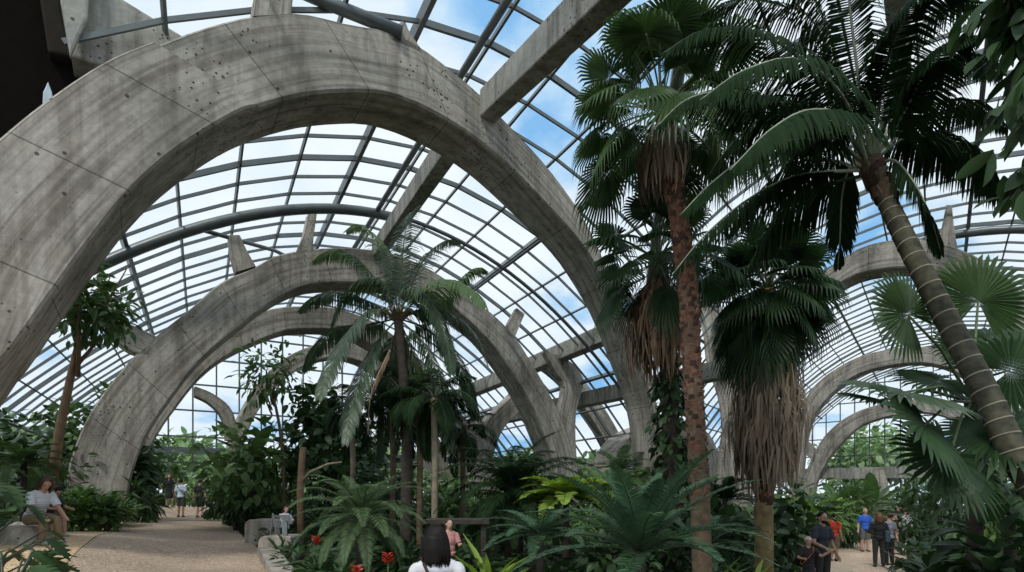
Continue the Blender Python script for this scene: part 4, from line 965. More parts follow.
tree(330,18,[(330,470,18),(322,430,18)],.09,((318,420,18),(1.5,1.2,1.5)),.3,'broad','leaf_dark','bark','dark broad-leaved tree between the open tree and the coconut palm',n=420,seed=9)
# broad leaf tree hanging in at the upper right
t=thing('broadleaf_tree','dark broad-leaved tree hanging in from the top right corner','tree',(at(1130,4.6),4.6,g(at(1130,4.6),4.6))); o0=t.location
mb=MB(); tp=[(at(1130,4.6),4.6,o0.z-.1),P3(1140,300,4.6),P3(1100,100,4.6),P3(1040,-20,4.6)]
cur=trunkcurve(rel(tp,o0),20); mb.tube(cur,[.1*(1-.6*i/len(cur)) for i in range(len(cur))],10); mb.build('trunk',M['bark_dark'],t,True)
Ps=[];Ds=[]; mb=MB(); r=random.Random(3)
for (x0,y0,x1,y1,nn) in [(1060,20,985,60,44),(1070,40,1000,110,44),(1080,80,1002,150,40),(1060,0,975,20,44),(1085,130,1010,200,34),(1050,-20,1000,-10,40),(1095,60,1022,90,44),(1080,20,1024,30,44),(1090,160,1030,190,30),(1075,-10,1010,40,44),(1080,150,1012,180,34)]:
    a=P3(x0,y0,4.7+r.uniform(-.4,.6))-o0; b=P3(x1,y1,4.5+r.uniform(-.5,.7))-o0; c=a.lerp(b,.5)+Vector((0,0,.15)); mb.tube([a,c,b],[.02,.012,.005],6)
    mb.tube([cur[-6],a],[.03,.02],6)
    for k in range(nn):
        f=r.uniform(.1,1); q=(a.lerp(c,f*2) if f<.5 else c.lerp(b,f*2-1)); Ps.append(tuple(q+Vector((r.gauss(0,.05),r.gauss(0,.05),r.gauss(0,.04))))); d=(b-a).normalized(); Ds.append((d.x*.5+r.gauss(0,.5),d.y*.5+r.gauss(0,.5),-.75+r.gauss(0,.3)))
leaves('foliage',np.array(Ps),np.array(Ds),rng.uniform(.17,.33,len(Ps)),template([(0,.02),(.2,.14),(.5,.2),(.8,.13),(1,.003)],.2,.25),M['leaf_dark'],t); mb.build('branches',M['bark_dark'],t,True)
# banana plants
def banana(px,Y,ht,label,n=7,seed=0,mt='leaf_dark',L=1.9,name='banana_plant'):
    t=thing(name,label,'plant',(at(px,Y),Y,g(at(px,Y),Y))); r=random.Random(seed); mb=MB(); mb.tube([(0,0,-.1),(0.03,0,ht*.35),(0,0,ht*.62)],[.13,.10,.05],10); mb.build('stem',M['petiole'],t,True)
    for k in range(n):
        az=k*2.4+seed; el=1.35-1.0*k/n; P=np.array([[0,0,ht*.45]]); D=np.array([[math.cos(az)*math.cos(el),math.sin(az)*math.cos(el),math.sin(el)]])
        leaves('leaf',P,D,np.array([L*r.uniform(.85,1.1)]),'banana',M[mt],t,roll=.3)
    return t
banana(250,17.4,4.6,'banana plant with upright leaves above the glossy fig bush',n=7,seed=1,L=1.5,mt='leaf_mid')
banana(226,18.8,3.0,'banana plant nearest the left path, leaves hanging over it',n=6,seed=2,L=1.3,mt='leaf_mid')
banana(298,18.8,3.6,'banana plant with broad dark leaves behind the wooden post',n=8,seed=3,L=1.7)
banana(262,19.5,4.2,'tallest banana plant, its leaves against the inner arch glass',n=6,seed=4,L=1.6)
banana(803,23.5,2.3,'bright strap-leaved heliconia left of the man in red',n=11,seed=5,L=1.5,mt='leaf_light',name='heliconia')
banana(840,27.5,2.8,'heliconia clump between the man in red and the man in blue',n=11,seed=6,L=1.8,mt='leaf_mid',name='heliconia')
banana(770,19,2.5,'heliconia with broad leaves just right of the dead-frond skirt',n=11,seed=7,L=1.4,mt='leaf_mid',name='heliconia')
banana(872,28,2.8,'heliconia clump farthest along the right path',n=11,seed=8,L=2.2,mt='leaf_mid',name='heliconia')
# strap rosettes
def straps(px,Y,n,L,mt,label,name='bromeliad',cat='plant',el=(1.45,.25),seed=0,tm='strap',ang=.12):
    t=thing(name,label,cat,(at(px,Y),Y,g(at(px,Y),Y))); r=np.random.default_rng(seed); k=np.arange(n); az=k*2.39996; e=el[0]+(el[1]-el[0])*k/n+r.normal(0,ang,n)
    D=np.stack([np.cos(az)*np.cos(e),np.sin(az)*np.cos(e),np.sin(e)],1); P=D*np.array([.03,.03,0])+np.array([0,0,.05])
    leaves('leaves',P,D,L*r.uniform(.75,1.1,n),tm,M[mt],t,roll=.15)
    mb=MB(); mb.tube([(0,0,-.05),(0,0,.12)],[.05,.03],8); mb.build('stem',M['petiole'],t,True); return t
straps(489,8.2,28,.95,'leaf_yellow','yellow-green strap-leaved bromeliad at the bottom edge beside the dark haired woman',seed=1)
straps(715,9.4,26,.85,'leaf_light','pale green grassy clump at the bottom edge left of the pale trunk foot',seed=2)
straps(752,9.6,30,.85,'leaf_yellow','yellow-green grassy clump at the bottom edge in front of the pale trunk foot',seed=3)
straps(955,7.6,24,1.35,'leaf_mid','strap-leaved plant with long bright arching leaves at the lower right',seed=4,name='strap_plant')
straps(1008,6.8,22,1.35,'leaf_mid','strap-leaved plant in the lower right corner',seed=5,name='strap_plant')
straps(912,8.4,20,1.0,'leaf_dark','dark strap-leaved plant at the foot of the right path',seed=6,name='strap_plant')
straps(335,8.8,22,.6,'leaf_light','small light green rosette at the bottom left of the date palm',seed=7)
for k,(px,Y,h) in enumerate([(357,8.0,.50),(388,8.0,.72),(316,10.5,.6)]):
    t=straps(px,Y,14,.3,'leaf_mid',['bromeliad with a red flower head at the bottom edge below the date palm','bromeliad with a tall dark red flower head left of the dark haired woman','orange-red flowering plant beside the wooden post'][k],seed=20+k,name='flowering_bromeliad')
    n=26; rr=np.random.default_rng(k); kk=np.arange(n); D=np.stack([np.cos(kk*2.4)*.8,np.sin(kk*2.4)*.8,.7+0*kk],1); P=np.stack([0*kk,0*kk,h-.14+.14*kk/n],1); leaves('flower',P,D,np.full(n,.1),'oval',M['red'],t)
    mb=MB(); mb.tube([(0,0,0),(0,0,h)],[.015,.01],6); mb.build('flower_stalk',M['petiole'],t)
# big lobed philodendron lower left foreground
def lobed(lobes=6):
    V=[(0,0,0)]; 
    pts=[]
    for k in range(lobes+1):
        t=k/lobes; w=.42*math.sin(PI*min(1,.18+t*.85))**.7; pts.append((t*.92,w if True else 0)); 
        if k<lobes: pts.append((t*.92+.4/lobes,w*.45))
    V=[(0,0,0)]+[(1,0,-.25)]; Q=[]
    for sg in (1,-1):
        b=len(V)
        for i,(x,y) in enumerate(pts): V.append((x+(.1 if i%2==0 else 0),sg*y,.15*y-.25*x*x))
        m=len(V)
        for i,(x,y) in enumerate(pts): V.append((x,0,-.25*x*x))
        for i in range(len(pts)-1): Q.append((m+i,m+i+1,b+i+1,b+i))
    return np.array(V,float),np.array(Q)
LOB=lobed()
def philo(px,Y,n,L,spread,ht,label,mt='leaf_dark',seed=0,zb=0):
    t=thing('philodendron',label,'plant',(at(px,Y),Y,g(at(px,Y),Y))); r=np.random.default_rng(seed); az=np.arange(n)*2.4; e=r.uniform(.2,1.3,n)
    tipd=np.stack([np.cos(az)*np.cos(e)*spread,np.sin(az)*np.cos(e)*spread,np.sin(e)*ht+zb],1); D=np.stack([np.cos(az),np.sin(az),-.5+r.normal(0,.3,n)],1)
    leaves('leaves',tipd,D,L*r.uniform(.7,1.15,n),LOB,M[mt],t,roll=.35)
    mb=MB()
    for p in tipd: mb.tube([(0,0,0),(p[0]*.45,p[1]*.45,p[2]*.75),tuple(p)],[.016,.012,.008],5)
    mb.build('stem',M['petiole_dark'],t,True); return t
philo(4,4.6,30,.33,.6,1.25,'lobed philodendron spilling over the lower left corner',seed=1,zb=-.2)
philo(-28,5.6,30,.34,.7,1.7,'taller philodendron at the left edge under the largest arch',seed=2)
philo(16,4.2,18,.3,.5,.5,'low lobed plant in the lower left corner nearest the terrace','leaf_dark',seed=3,zb=-.1)
# ground cover: nobody could count it
def onpath(x,y):
    for P in PATHS:
        c=False;n=len(P)
        for i in range(n):
            x1,y1=P[i];x2,y2=P[(i+1)%n]
            if (y1>y)!=(y2>y) and x<(x2-x1)*(y-y1)/(y2-y1)+x1: c=not c
        if c: return True
    return False
Ps=[];Sz=[];r=random.Random(77)
while len(Ps)<26000:
    y=5.5+r.random()**1.3*36; x=r.uniform(-1.0,1.05)*y
    if onpath(x,y) : continue
    near=[onpath(x+a,y+b) for a,b in ((.3,0),(-.3,0),(0,-.35),(0,.35))]
    if any(near) and r.random()<.6: continue
    h=r.uniform(.03,.42 if y<16 else .8); Ps.append((x,y,g(x,y)+h)); Sz.append(r.uniform(.12,.3)*(1 if y<15 else 1.7))
Ps=np.array(Ps); Dd=rng.normal(0,1,Ps.shape); Dd[:,2]=np.abs(Dd[:,2])*.5+.1
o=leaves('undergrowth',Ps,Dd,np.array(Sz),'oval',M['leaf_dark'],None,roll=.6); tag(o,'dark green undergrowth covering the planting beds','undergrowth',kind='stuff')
# trees outside the glass
def outtree(x,y,h,w,mt,label,seed):
    t=thing('tree',label,'tree',(x,y,-1)); n=900; P,D=blob_points(n,(w/2,w/2,h*.36),seed=seed,lumps=10,shell=.2); P[:,2]+=h*.62
    leaves('crown',P,D+rng.normal(0,.4,D.shape),rng.uniform(.5,1.0,n),'broad',M[mt],t); mb=MB(); mb.tube([(0,0,-.5),(0,0,h*.6)],[.3,.15],8); mb.build('trunk',M['bark_dark'],t,True)
for k,(px,Y,h,w,lab) in enumerate([(165,48,9,11,'tree outside the glass beyond the left path'),(232,50,7,10,'pale tree outside the far left glass, right of the path'),(300,52,8,12,'tree outside the far glass behind the banana plants'),(385,52,8,11,'tree outside the far glass behind the coconut palm'),
    (450,50,7.5,10,'tree outside the far glass behind the clustered trunks'),(530,50,7,10,'tree outside the glass beyond the second arch right foot'),(590,44,6.5,9,'tree outside the glass beyond the half arch'),(845,62,10,9,'left of the trees outside the far right gable'),(872,66,12,10,'tree outside the far right gable above the lintel'),
    (915,62,10,10,'right of the trees outside the far right gable, behind the fan palm'),(40,42,9,10,'tree outside the left side glass'),(-60,36,9,12,'tree outside the glass beyond the left edge'),(100,46,8,11,'tree outside the left side glass behind the broad foot')]):
    outtree(at(px,Y),Y,h,w,'leaf_pale',lab,300+k)
# ------------------------------------------------------------------ objects
# concrete benches
def bench(px0,px1,Y,pyt,label,rz=0,dp=.7):
    x0=at(px0,Y);x1=at(px1,Y); zt=zz(pyt,Y); X=(x0+x1)/2; gz=g(X,Y); h=zt-gz; w=x1-x0
    V=[];n=8; prof=[(-w/2,-.1)]
    for k in range(n+1):
        a=PI-k/n*PI/2; prof.append((-w/2+.16+.16*math.cos(a),h-.16+.16*math.sin(a)))
    prof+=[(w/2-.03,h),(w/2,h-.03),(w/2,-.1)]
    m=len(prof); f=[(x,-dp/2,z) for x,z in prof]; b=[(x,dp/2,z) for x,z in prof]
    fc=[tuple(range(m)),tuple(range(2*m-1,m-1,-1))]+[(i,i+m,(i+1)%m+m,(i+1)%m) for i in range(m)]
    o=link('concrete_bench',f+b,fc,M['bench']); o.location=(X,Y,gz); o.rotation_euler=(0,0,rz); tag(o,label,'bench'); md=o.modifiers.new('b','BEVEL'); md.width=.02; md.segments=2; return o
M['bench']=concrete('bench_concrete',(.36,.33,.28),uv=False)
bench(251,288,14.0,519,'rounded concrete bench farther from the camera, beside the left path'); 
bench(265,297,12.2,535,'rounded concrete bench nearer the camera, under the small sign stand')
mb=MB(); a=gp(262,555); b=gp(280,590)
mb.bar((a[0]+.1,a[1],g(*a)+.08),(b[0]+.1,b[1],g(*b)+.08),.35,.25); o=mb.build('concrete_kerb',M['bench']); tag(o,'pale concrete kerb running toward the camera from the nearer bench','kerb')
# wooden post with a bare branch
mb=MB(); X=at(301,13.2); t=thing('wooden_post','upright bare brown trunk post left of the date palm','post',(X,13.2,g(X,13.2))); o0=t.location
mb.tube(rel([(X,13.2,o0.z-.1),P3(300,490,13.2),P3(303,447,13.2)],o0),[.085,.08,.075],10); mb.build('trunk',M['wood'],t,True)
mb=MB(); mb.tube(rel([P3(301,482,13.2),P3(310,472,13.1),P3(328,464,13.0),P3(342,462,12.9)],o0),[.045,.035,.028,.015],8); mb.build('branch',M['bark_pale'],t,True)
# sign stand by the benches
t=thing('sign_stand','slim grey metal sign stand on the nearer concrete bench','sign',(at(283,11.9),11.9,g(at(283,11.9),11.9))); o0=t.location
mb=MB(); mb.bar(P3(285,556,11.9)-o0,P3(285,522,11.9)-o0,.10,.05,up=(0,1,0)); mb.build('post',M['steel_light'],t)
mb=MB(); mb.bar(P3(286,524,11.9)-o0+Vector((0,.1,0)),P3(286,514,11.9)-o0+Vector((0,-.1,0)),.2,.02,up=(0,1,.6)); mb.build('sign_panel',flat('sign_face',(.55,.6,.62),.4),t)
t=thing('easel','small pale folding easel at the left of the sign stand','easel',(at(273,12.25),12.25,zz(535,12.25))); 
mb=MB(); mb.tube([(-.06,0,0),(.0,0,.48)],.014,6); mb.tube([(.08,0,0),(.0,0,.48)],.014,6); mb.tube([(0,.15,0),(0,0,.48)],.014,6); mb.build('frame',M['steel_light'],t)
mb=MB(); mb.bar((-.01,0,.42),(.18,0,.40),.02,.05); mb.build('ledge',M['steel'],t)
# dark shelter shelf behind the woman
Ysh=10.2; X=at(458,Ysh); t=thing('garden_shelter','low dark wooden shelter roof behind the dark haired woman','shelter',(X,Ysh,g(X,Ysh))); o0=t.location; zt=zz(520,Ysh)-o0.z
mb=MB(); mb.box((0,0,zt),(1.15,.8,.04)); mb.box((0,-.4,zt-.03),(1.18,.04,.05)); mb.build('roof',M['bark_dark'],t)
for sx in (-.48,.48):
    for sy in (-.3,.3):
        mb=MB(); mb.box((sx,sy,zt/2-.05),(.09,.09,zt)); mb.build('post',M['bark_dark'],t)
mb=MB(); mb.box((0,.2,.4),(.9,.3,.06)); mb.build('seat',M['bark_dark'],t)
# ================================================================== PEOPLE
def skinmat(name,c):
    m,nt,b=newmat(name); b.inputs['Base Color'].default_value=(*c,1); b.inputs['Roughness'].default_value=.5
    n=N(nt,'ShaderNodeTexNoise'); n.inputs['Scale'].default_value=6; tc=N(nt,'ShaderNodeTexCoord'); nt.links.new(tc.outputs['Object'],n.inputs['Vector'])
    r=ramp(nt,[(.3,tuple(x*.88 for x in c)),(.7,tuple(min(1,x*1.1) for x in c))]); nt.links.new(n.outputs['Fac'],r.inputs['Fac']); nt.links.new(r.outputs[0],b.inputs['Base Color']); return m
SK={'light':skinmat('skin_light',(.55,.33,.24)),'tan':skinmat('skin_tan',(.42,.24,.16)),'dark':skinmat('skin_dark',(.16,.08,.05))}
HM={'black':flat('hair_black',(.010,.008,.007),.6,0,.1,8,.2),'brown':flat('hair_brown',(.05,.028,.016),.5),'grey':flat('hair_grey',(.3,.28,.26),.6),'red':flat('hair_red',(.14,.05,.03),.5)}
EYE_M=flat('eye_dark',(.01,.01,.01),.2); LIP_M=flat('lips',(.30,.10,.09),.5)
_cl={}
def cloth(c,rough=.85):
    if c not in _cl: _cl[c]=flat('cloth_%d'%len(_cl),c,rough,0,.15,10)
    return _cl[c]
def stripes(name,c1,c2,sc,chk=False):
    m,nt,b=newmat(name); L=nt.links; tc=N(nt,'ShaderNodeTexCoord')
    if chk: w=N(nt,'ShaderNodeTexChecker'); w.inputs['Scale'].default_value=sc; w.inputs[1].default_value=(*c1,1); w.inputs[2].default_value=(*c2,1); L.new(tc.outputs['Object'],w.inputs['Vector']); L.new(w.outputs['Color'],b.inputs['Base Color'])
    else:
        w=N(nt,'ShaderNodeTexWave',bands_direction='Z'); w.inputs['Scale'].default_value=sc; L.new(tc.outputs['Object'],w.inputs['Vector']); r=ramp(nt,[(.45,c1),(.55,c2)]); L.new(w.outputs['Color'],r.inputs['Fac']); L.new(r.outputs[0],b.inputs['Base Color'])
    b.inputs['Roughness'].default_value=.85; return m
def fuse(name,mb,mat,parent,vox,smooth=3):
    o=mb.build(name,mat,parent,True)
    m=o.modifiers.new('r','REMESH'); m.mode='VOXEL'; m.voxel_size=vox; m.use_smooth_shade=True
    s=o.modifiers.new('s','SMOOTH'); s.factor=.5; s.iterations=smooth
    dg=bpy.context.evaluated_depsgraph_get(); me=bpy.data.meshes.new_from_object(o.evaluated_get(dg)); 
    o.modifiers.clear(); old=o.data; o.data=me; me.name=name
    if not me.materials: me.materials.append(mat)
    return o
def ell(mb,c,r,M3=None,nu=12,nv=8):
    k=len(mb.v); mb.ball((0,0,0),r,nu,nv)
    for i in range(k,len(mb.v)):
        p=Vector(mb.v[i]); p=(M3@p) if M3 else p; mb.v[i]=tuple(p+Vector(c))
def person(px,Y,h,yaw,label,skin='light',hair='brown',top=(.02,.02,.025),bottom=(.02,.02,.025),shoes=(.02,.02,.02),long_sleeve=False,long_legs=True,
           hairstyle='short',lean=0,head_yaw=0,head_pitch=0,arms=None,legs=None,hat=None,skirt=False,beard=False,topmat=None,x=None,dz=0,vox=.014,extra=None,strap=None,bag=None,gz=None):
    """faces -Y when yaw=0. arms: (elbow,hand) offsets from the shoulder for left(+x) and right(-x); legs: (knee,ankle) absolute in body units"""
    X=at(px,Y) if x is None else x; z0=(g(X,Y) if gz is None else gz)+dz
    t=thing('person',label,'person',(X,Y,z0),yaw); k=h/1.72
    sk=SK[skin]; body=MB()
    Lm=Matrix.Rotation(lean,3,'X')   # positive lean: forward (toward -Y)
    hipz=.93
    if legs and len(legs)>2: hipz=legs[2]
    hp=Vector((0,0,hipz))
    def U(x_,y_,z_): return (hp+Lm@Vector((x_,y_,z_-.93)))*k
    def S(v): return Vector(v)*k
    arms=arms or [((.06,.02,-.29),(.09,-.05,-.53)),((-.06,.02,-.29),(-.09,-.05,-.53))]
    legs_=legs or [((.10,-.01,.49),(.11,.02,.09)),((-.10,-.01,.49),(-.11,.02,.09))]
    R3=Lm
    ell(body,U(0,0,.95),(.155*k,.11*k,.12*k),R3); ell(body,U(0,0,1.09),(.128*k,.092*k,.13*k),R3); ell(body,U(0,0,1.25),(.158*k,.112*k,.16*k),R3); ell(body,U(0,.01,1.37),(.165*k,.085*k,.08*k),R3)
    body.tube([U(0,.01,1.38),U(0,.0,1.50),U(0,-.01,1.56)],[.065*k,.055*k,.055*k],10)
    Hm=Lm@Matrix.Rotation(head_yaw,3,'Z')@Matrix.Rotation(head_pitch,3,'X'); hc=U(0,-.015,1.605)
    def H(x_,y_,z_): return hc+Hm@Vector((x_*k,y_*k,z_*k))
    ell(body,H(0,.005,.015),(.076*k,.095*k,.10*k),Hm,14,10); ell(body,H(0,-.035,-.045),(.052*k,.055*k,.065*k),Hm); 
    body.tube([H(0,-.085,.015),H(0,-.108,-.022),H(0,-.085,-.03)],[.010*k,.017*k,.012*k],6)
    for s in (-1,1): ell(body,H(s*.078,.01,-.005),(.012*k,.022*k,.032*k),Hm,8,6)
    shL=[]; clothT=MB(); clothB=MB()
    for side_,(e,hn) in zip((1,-1),arms):
        s0=U(.168*side_,.01,1.37); e1=s0+S(e); h1=s0+S(hn)
        body.tube([s0,U(.08*side_,.01,1.405),U(0,.01,1.44)],[.05*k,.05*k,.05*k],10)
        body.tube([s0,s0.lerp(e1,.5),e1,e1.lerp(h1,.5),h1],[.052*k,.045*k,.038*k,.036*k,.025*k],10); ell(body,s0,(.055*k,)*3)
        d=(h1-e1).normalized(); 
        sd=d.cross(Vector((0,1,.01))).normalized(); nn=sd.cross(d)
        palm=h1+d*.045*k; body.tube([h1,h1+d*.03*k,h1+d*.085*k],[.024*k,.036*k,.03*k],8)
        for f in range(4):
            off=sd*(f-1.5)*.019*k; L=(.065,.078,.072,.056)[f]*k; b0=h1+d*.075*k+off
            cu=nn*(-.25 if side_>0 else -.25)
            body.tube([b0,b0+d*L*.45+cu*L*.15,b0+d*L*.8+cu*L*.5],[.0095*k,.0088*k,.0075*k],6)
        tb=h1+d*.02*k+sd*.026*k*(1 if side_>0 else -1); body.tube([tb,tb+(d*.7+sd*(.8 if side_>0 else -.8)).normalized()*.035*k,tb+(d*1.1+sd*(.5 if side_>0 else -.5)).normalized()*.06*k],[.012*k,.0105*k,.008*k],6)
        q=[s0,s0.lerp(e1,.5),e1,e1.lerp(h1,.5),h1]
        if long_sleeve: clothT.tube([s0,s0.lerp(e1,.5),e1,e1.lerp(h1,.5),e1.lerp(h1,.93)],[.068*k,.06*k,.053*k,.048*k,.04*k],10)
        else: clothT.tube([s0,s0.lerp(e1,.35),s0.lerp(e1,.72)],[.068*k,.066*k,.068*k],10)
        ell(clothT,s0,(.062*k,)*3); clothT.tube([s0+Vector((0,0,-.01*k)),U(.09*side_,.01,1.405),U(.02*side_,.01,1.43)],[.06*k,.062*k,.06*k],10)
    for side_,(kn,an) in zip((1,-1),legs_[:2]):
        hpj=hp*k+Vector((.092*side_*k,0,-.02*k)); kk=S(kn); aa=S(an)
        body.tube([hpj,hpj.lerp(kk,.5),kk,kk.lerp(aa,.35),aa],[.088*k,.075*k,.055*k,.056*k,.036*k],10)
        fd=Vector((side_*.12,-1,0)).normalized(); 
        body.tube([aa+Vector((0,.02,-.03))*k,aa+fd*.1*k+Vector((0,0,-.05*k))],[.036*k,.03*k],8)
        if not skirt:
            if long_legs: clothB.tube([hpj,hpj.lerp(kk,.5),kk,kk.lerp(aa,.4),kk.lerp(aa,.95)],[.105*k,.092*k,.072*k,.068*k,.058*k],10)
            else: clothB.tube([hpj,hpj.lerp(kk,.5),hpj.lerp(kk,.92)],[.108*k,.1*k,.095*k],10)
    b=fuse('body',body,sk,t,vox,2)
    # shirt
    ell(clothT,U(0,0,1.08),(.148*k,.112*k,.15*k),R3); ell(clothT,U(0,0,1.25),(.172*k,.126*k,.16*k),R3); ell(clothT,U(0,.01,1.37),(.178*k,.098*k,.08*k),R3); clothT.tube([U(0,0,1.0),U(0,0,.90)],[.155*k,.16*k],14)
    fuse('shirt',clothT,topmat or cloth(top),t,vox,3)
    ell(clothB,U(0,0,.94),(.165*k,.12*k,.10*k),R3)
    if skirt:
        kz=[S(l[0]) for l in legs_[:2]]; mid=(kz[0]+kz[1])/2; clothB.tube([hp*k+Vector((0,0,.02)),(hp*k).lerp(mid,.5),mid],[.15*k,.19*k,.21*k],16)
    fuse('skirt' if skirt else ('trousers' if long_legs else 'shorts'),clothB,cloth(bottom),t,vox,2)
    for side_,(kn,an) in zip((1,-1),legs_[:2]):
        m=MB(); aa=S(an); fd=Vector((side_*.12,-1,0)).normalized(); ell(m,aa+fd*.055*k+Vector((0,0,-.045*k)),(.045*k,.13*k,.042*k)); ell(m,aa+Vector((0,.03*k,-.02*k)),(.042*k,.05*k,.055*k)); fuse('shoe',m,cloth(shoes),t,.012,2)
    # hair
    m=MB()
    if hairstyle!='bald':
        ell(m,H(0,.022,.035),(.084*k,.095*k,.098*k),Hm,14,10)
        if hairstyle in('long','bob'):
            L=.20 if hairstyle=='bob' else .30
            m.tube([H(0,.05,.03),H(0,.066,-.06),H(0,.068,-L*.9)],[.088*k,.09*k,.08*k],12)
            hs_=MB(); rr_=random.Random(int(px))
            for q in range(74):
                a=-2.35+4.7*q/73; ca,sa=math.cos(a),math.sin(a)   # a=0 is the back of the head
                wob=rr_.uniform(-.008,.008); l2=L*rr_.uniform(.88,1.06); fl=.018+rr_.uniform(0,.02)
                hs_.tube([H(sa*.03,.022+ca*.03,.132),H(sa*.068,.022+ca*.078,.09),H(sa*.088+wob,.022+ca*.096,.02),H(sa*(.094+fl*.6),.022+ca*(.098+fl*.4),-.07),H(sa*(.090+fl)+wob,.022+ca*(.09+fl*.5),-l2)],[.010*k,.011*k,.011*k,.010*k,.004*k],5)
        if hairstyle=='bun': ell(m,H(0,.115,.06),(.045*k,)*3,Hm)
        ho=fuse('hair',m,HM[hair],t,.012,2)
        if hairstyle in('long','bob'): hs_.build('locks',HM[hair],ho,True)
    if beard:
        m=MB(); ell(m,H(0,-.045,-.07),(.055*k,.05*k,.045*k),Hm); fuse('beard',m,HM[hair],t,.01,2)
    if hat:
        m=MB(); ell(m,H(0,.01,.055),(.09*k,.105*k,.075*k),Hm); m.tube([H(0,-.01,.035),H(0,-.01,.03)],[.12*k,.12*k],16); fuse('hat',m,cloth(hat),t,.012,2)
    m=MB()
    for s in (-1,1): ell(m,H(s*.031,-.083,.018),(.011*k,.008*k,.007*k),Hm,8,6)
    m.build('eyes',EYE_M,t,True)
    m=MB(); ell(m,H(0,-.088,-.055),(.021*k,.008*k,.007*k),Hm,8,6); m.build('mouth',LIP_M,t,True)
    if strap:
        m=MB(); m.tube([U(.09,-.14,1.36),U(.13,0,1.47),U(.09,.14,1.36),U(-.06,.155,1.2),U(-.17,.08,1.02),U(-.17,-.05,1.0),U(-.04,-.16,1.18),U(.09,-.14,1.36)],.014*k,6); m.build('strap',cloth(strap),t)
    if bag:
        bc,bpos,bs=bag; m=MB(); m.box(tuple(U(*bpos)),tuple(q*k for q in bs)); o=thing_bag=m.build('bag',cloth(bc),t); md=o.modifiers.new('b','BEVEL'); md.width=.03; md.segments=3
    return t
D180=PI
# left path
person(181,25,1.72,D180+.1,'person walking away in a pale blue shirt and dark green shorts with a shoulder strap','tan','black',(.50,.60,.72),(.045,.055,.04),(.03,.02,.02),long_legs=False,arms=[((.07,.02,-.28),(.14,-.06,-.5)),((-.06,.02,-.28),(-.12,-.18,-.40))],strap=(.03,.03,.03),legs=[((.10,-.03,.49),(.12,-.02,.09)),((-.10,.02,.49),(-.12,.08,.09))])
person(200,24.3,1.70,D180-.05,'person walking away on the path in a black top and knee-length black shorts','light','brown',(.02,.02,.028),(.015,.015,.02),(.03,.015,.015),long_legs=False,arms=[((.08,.02,-.27),(.12,.0,-.52)),((-.08,.02,-.27),(-.12,.0,-.52))],hat=(.05,.04,.045))
person(169,27.2,1.62,.5,'person with reddish hair in a black dress standing by the bushes on the left path','light','red',(.012,.012,.014),(.012,.012,.014),(.04,.02,.02),skirt=True,hairstyle='bob',arms=[((.12,-.05,-.2),(.2,-.25,-.15)),((-.15,-.02,-.24),(-.34,-.1,-.33))])
# seated at the left
SEAT=[((.11,-.42,.46),(.12,-.40,.09),.50),((-.11,-.42,.46),(-.12,-.38,.09))]
def seatlegs(hz=.50,f=.42): return [((.11,-f,hz-.02),(.12,-f-.02,.09)),((-.11,-f,hz-.02),(-.12,-f+.05,.09)),hz]
gx=at(34,9.4)
person(34,9.4,1.66,1.25,'person sitting bent forward in a pale striped shirt at the left edge','tan','brown',bottom=(.20,.14,.08),shoes=(.3,.3,.3),long_legs=True,hairstyle='long',lean=.45,head_pitch=.3,head_yaw=-.3,legs=seatlegs(.46),arms=[((.05,-.12,-.25),(.0,-.34,-.38)),((-.05,-.12,-.25),(-.0,-.34,-.38))],topmat=stripes('striped_shirt',(.62,.64,.66),(.42,.45,.5),9),vox=.012)
person(46,10.6,1.35,1.35,'child sitting beside the person in the striped shirt, one pale shoe forward','tan','black',(.03,.03,.035),(.12,.09,.06),(.5,.6,.7),long_legs=False,lean=.5,head_pitch=.3,legs=seatlegs(.50,.40),arms=[((.05,-.15,-.2),(.0,-.36,-.22)),((-.05,-.15,-.2),(-.0,-.36,-.22))])
for (px,Y,lab) in ((30,9.4,'low rough stone seat under the person in the striped shirt'),(40,10.6,'low rough stone seat under the seated child')):
    mb=MB(); mb.ball((0,0,0),(.45,.42,.40),14,10); o=mb.build('stone_seat',M['bench']); X=at(px,Y)-.12; o.location=(X,Y,g(X,Y)-.03); tag(o,lab,'stone')
    for v in o.data.vertices:
        v.co.z=min(v.co.z,.34 if px==30 else .30); v.co*=1+.08*mnoise.noise(v.co*3)
# child at the sign stand
person(285,12.75,1.06,.9,'child in a pale checked shirt behind the sign stand on the benches','light','brown',bottom=(.015,.015,.02),long_sleeve=True,long_legs=True,topmat=stripes('checked_shirt',(.62,.66,.75),(.25,.3,.5),28,True),arms=[((.04,-.14,-.2),(-.06,-.36,-.16)),((-.04,-.14,-.2),(.04,-.34,-.2))],vox=.011,lean=.1)
# foreground
person(437,4.35,1.60,D180+.25,'person with long dark hair and a white shirt at the bottom edge','tan','black',(.62,.62,.64),(.05,.08,.14),hairstyle='bob',head_yaw=-.5,vox=.010,gz=-.20,arms=[((.05,.02,-.29),(.03,-.18,-.45)),((-.05,.02,-.29),(-.03,-.18,-.45))],strap=(.03,.02,.02),bag=((.04,.09,.2),(0,.13,1.2),(.2,.05,.32)))
person(449,8.8,1.24,.5,'small person in a pink top behind the dark haired person','light','brown',(.55,.25,.24),(.1,.12,.16),hairstyle='bun',arms=[((.05,-.1,-.25),(-.02,-.3,-.2)),((-.05,-.1,-.25),(.0,-.3,-.22))],vox=.011)
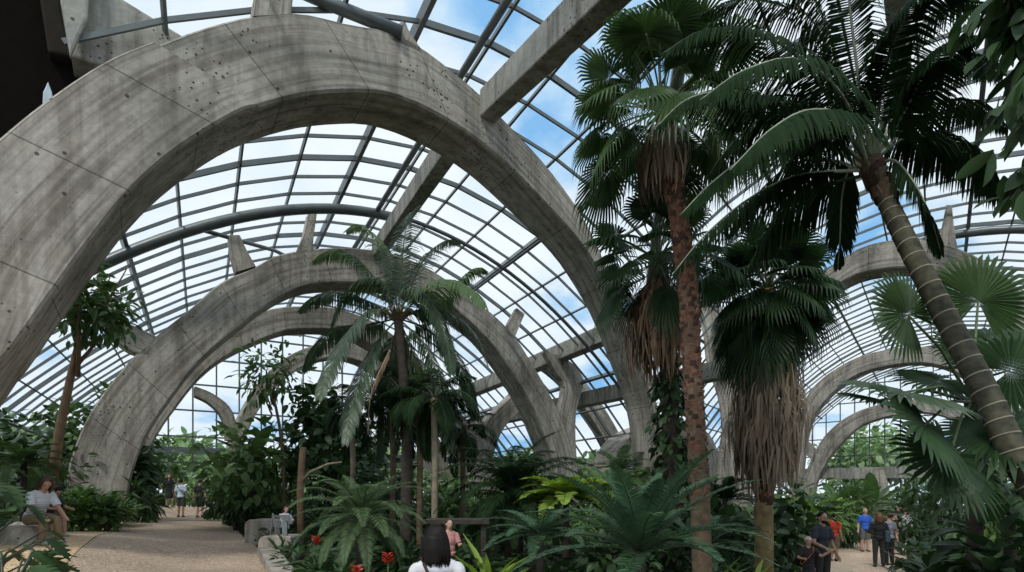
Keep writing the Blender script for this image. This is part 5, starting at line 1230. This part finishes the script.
# right path
person(822,11.4,1.76,.35,'bearded person in a dark navy t-shirt on the right path','tan','black',(.022,.028,.04),(.03,.028,.03),beard=True,head_yaw=-.2,arms=[((.1,.0,-.27),(.12,-.12,-.52)),((-.12,-.08,-.25),(-.1,-.34,-.34))],vox=.011)
person(808,10.9,1.28,-.2,'child in a pale hat and dark dress in front of the bearded person','light','brown',(.03,.02,.022),(.02,.02,.022),hat=(.62,.45,.42),skirt=True,arms=[((.12,-.12,-.14),(.28,-.26,.0)),((-.08,-.05,-.2),(.0,-.25,-.2))],vox=.011,strap=(.3,.1,.05))
person(834,19.6,1.70,2.3,'person in a bright red shirt and brown shorts behind the bearded person','tan','black',(.55,.05,.03),(.14,.09,.06),(.02,.02,.02),long_legs=False,lean=-.08,head_pitch=.25,legs=[((.10,-.10,.50),(.11,-.02,.09)),((-.10,.03,.49),(-.11,.16,.12))])
person(865,22.8,1.78,-.1,'person in a bright blue polo shirt and grey shorts facing the camera','light','grey',(.03,.12,.55),(.12,.12,.11),(.03,.02,.02),long_legs=False,arms=[((.09,.0,-.26),(.05,-.2,-.40)),((-.08,.02,-.28),(-.12,-.08,-.5))],hairstyle='bald')
person(879,17.0,1.66,D180-.3,'person in black with a blue-grey shoulder bag and reddish brown hair','light','red',(.014,.014,.018),(.03,.03,.03),long_sleeve=True,hairstyle='bob',bag=((.05,.08,.1),(-.2,.06,1.0),(.14,.26,.36)),arms=[((.12,.0,-.26),(.02,-.2,-.2)),((-.1,.0,-.27),(-.08,-.2,-.42))])
person(889,17.6,1.66,D180+.2,'person in a grey top and black trousers standing beside the one with the shoulder bag','light','brown',(.22,.22,.26),(.012,.012,.015),hairstyle='bun',arms=[((.1,.0,-.26),(.16,-.1,-.46)),((-.08,.0,-.27),(-.08,-.24,-.3))])
person(893.5,20.4,1.64,1.2,'person in a pinkish top and tan shorts half hidden behind the grey top','light','brown',(.45,.25,.22),(.3,.18,.12),(.03,.02,.02),long_legs=False)
person(898,26,1.82,.1,'tall bald person in a black shirt farthest along the right path','light','brown',(.012,.012,.015),(.02,.02,.025),hairstyle='bald',arms=[((.1,.0,-.26),(.04,-.24,-.3)),((-.1,.0,-.26),(-.04,-.24,-.3))])
person(905.5,24.6,1.68,-.9,'person in a black and white patterned top at the right end of the group','light','black',bottom=(.02,.02,.025),topmat=stripes('patterned_top',(.6,.6,.6),(.02,.02,.02),14,True),hairstyle='bob')
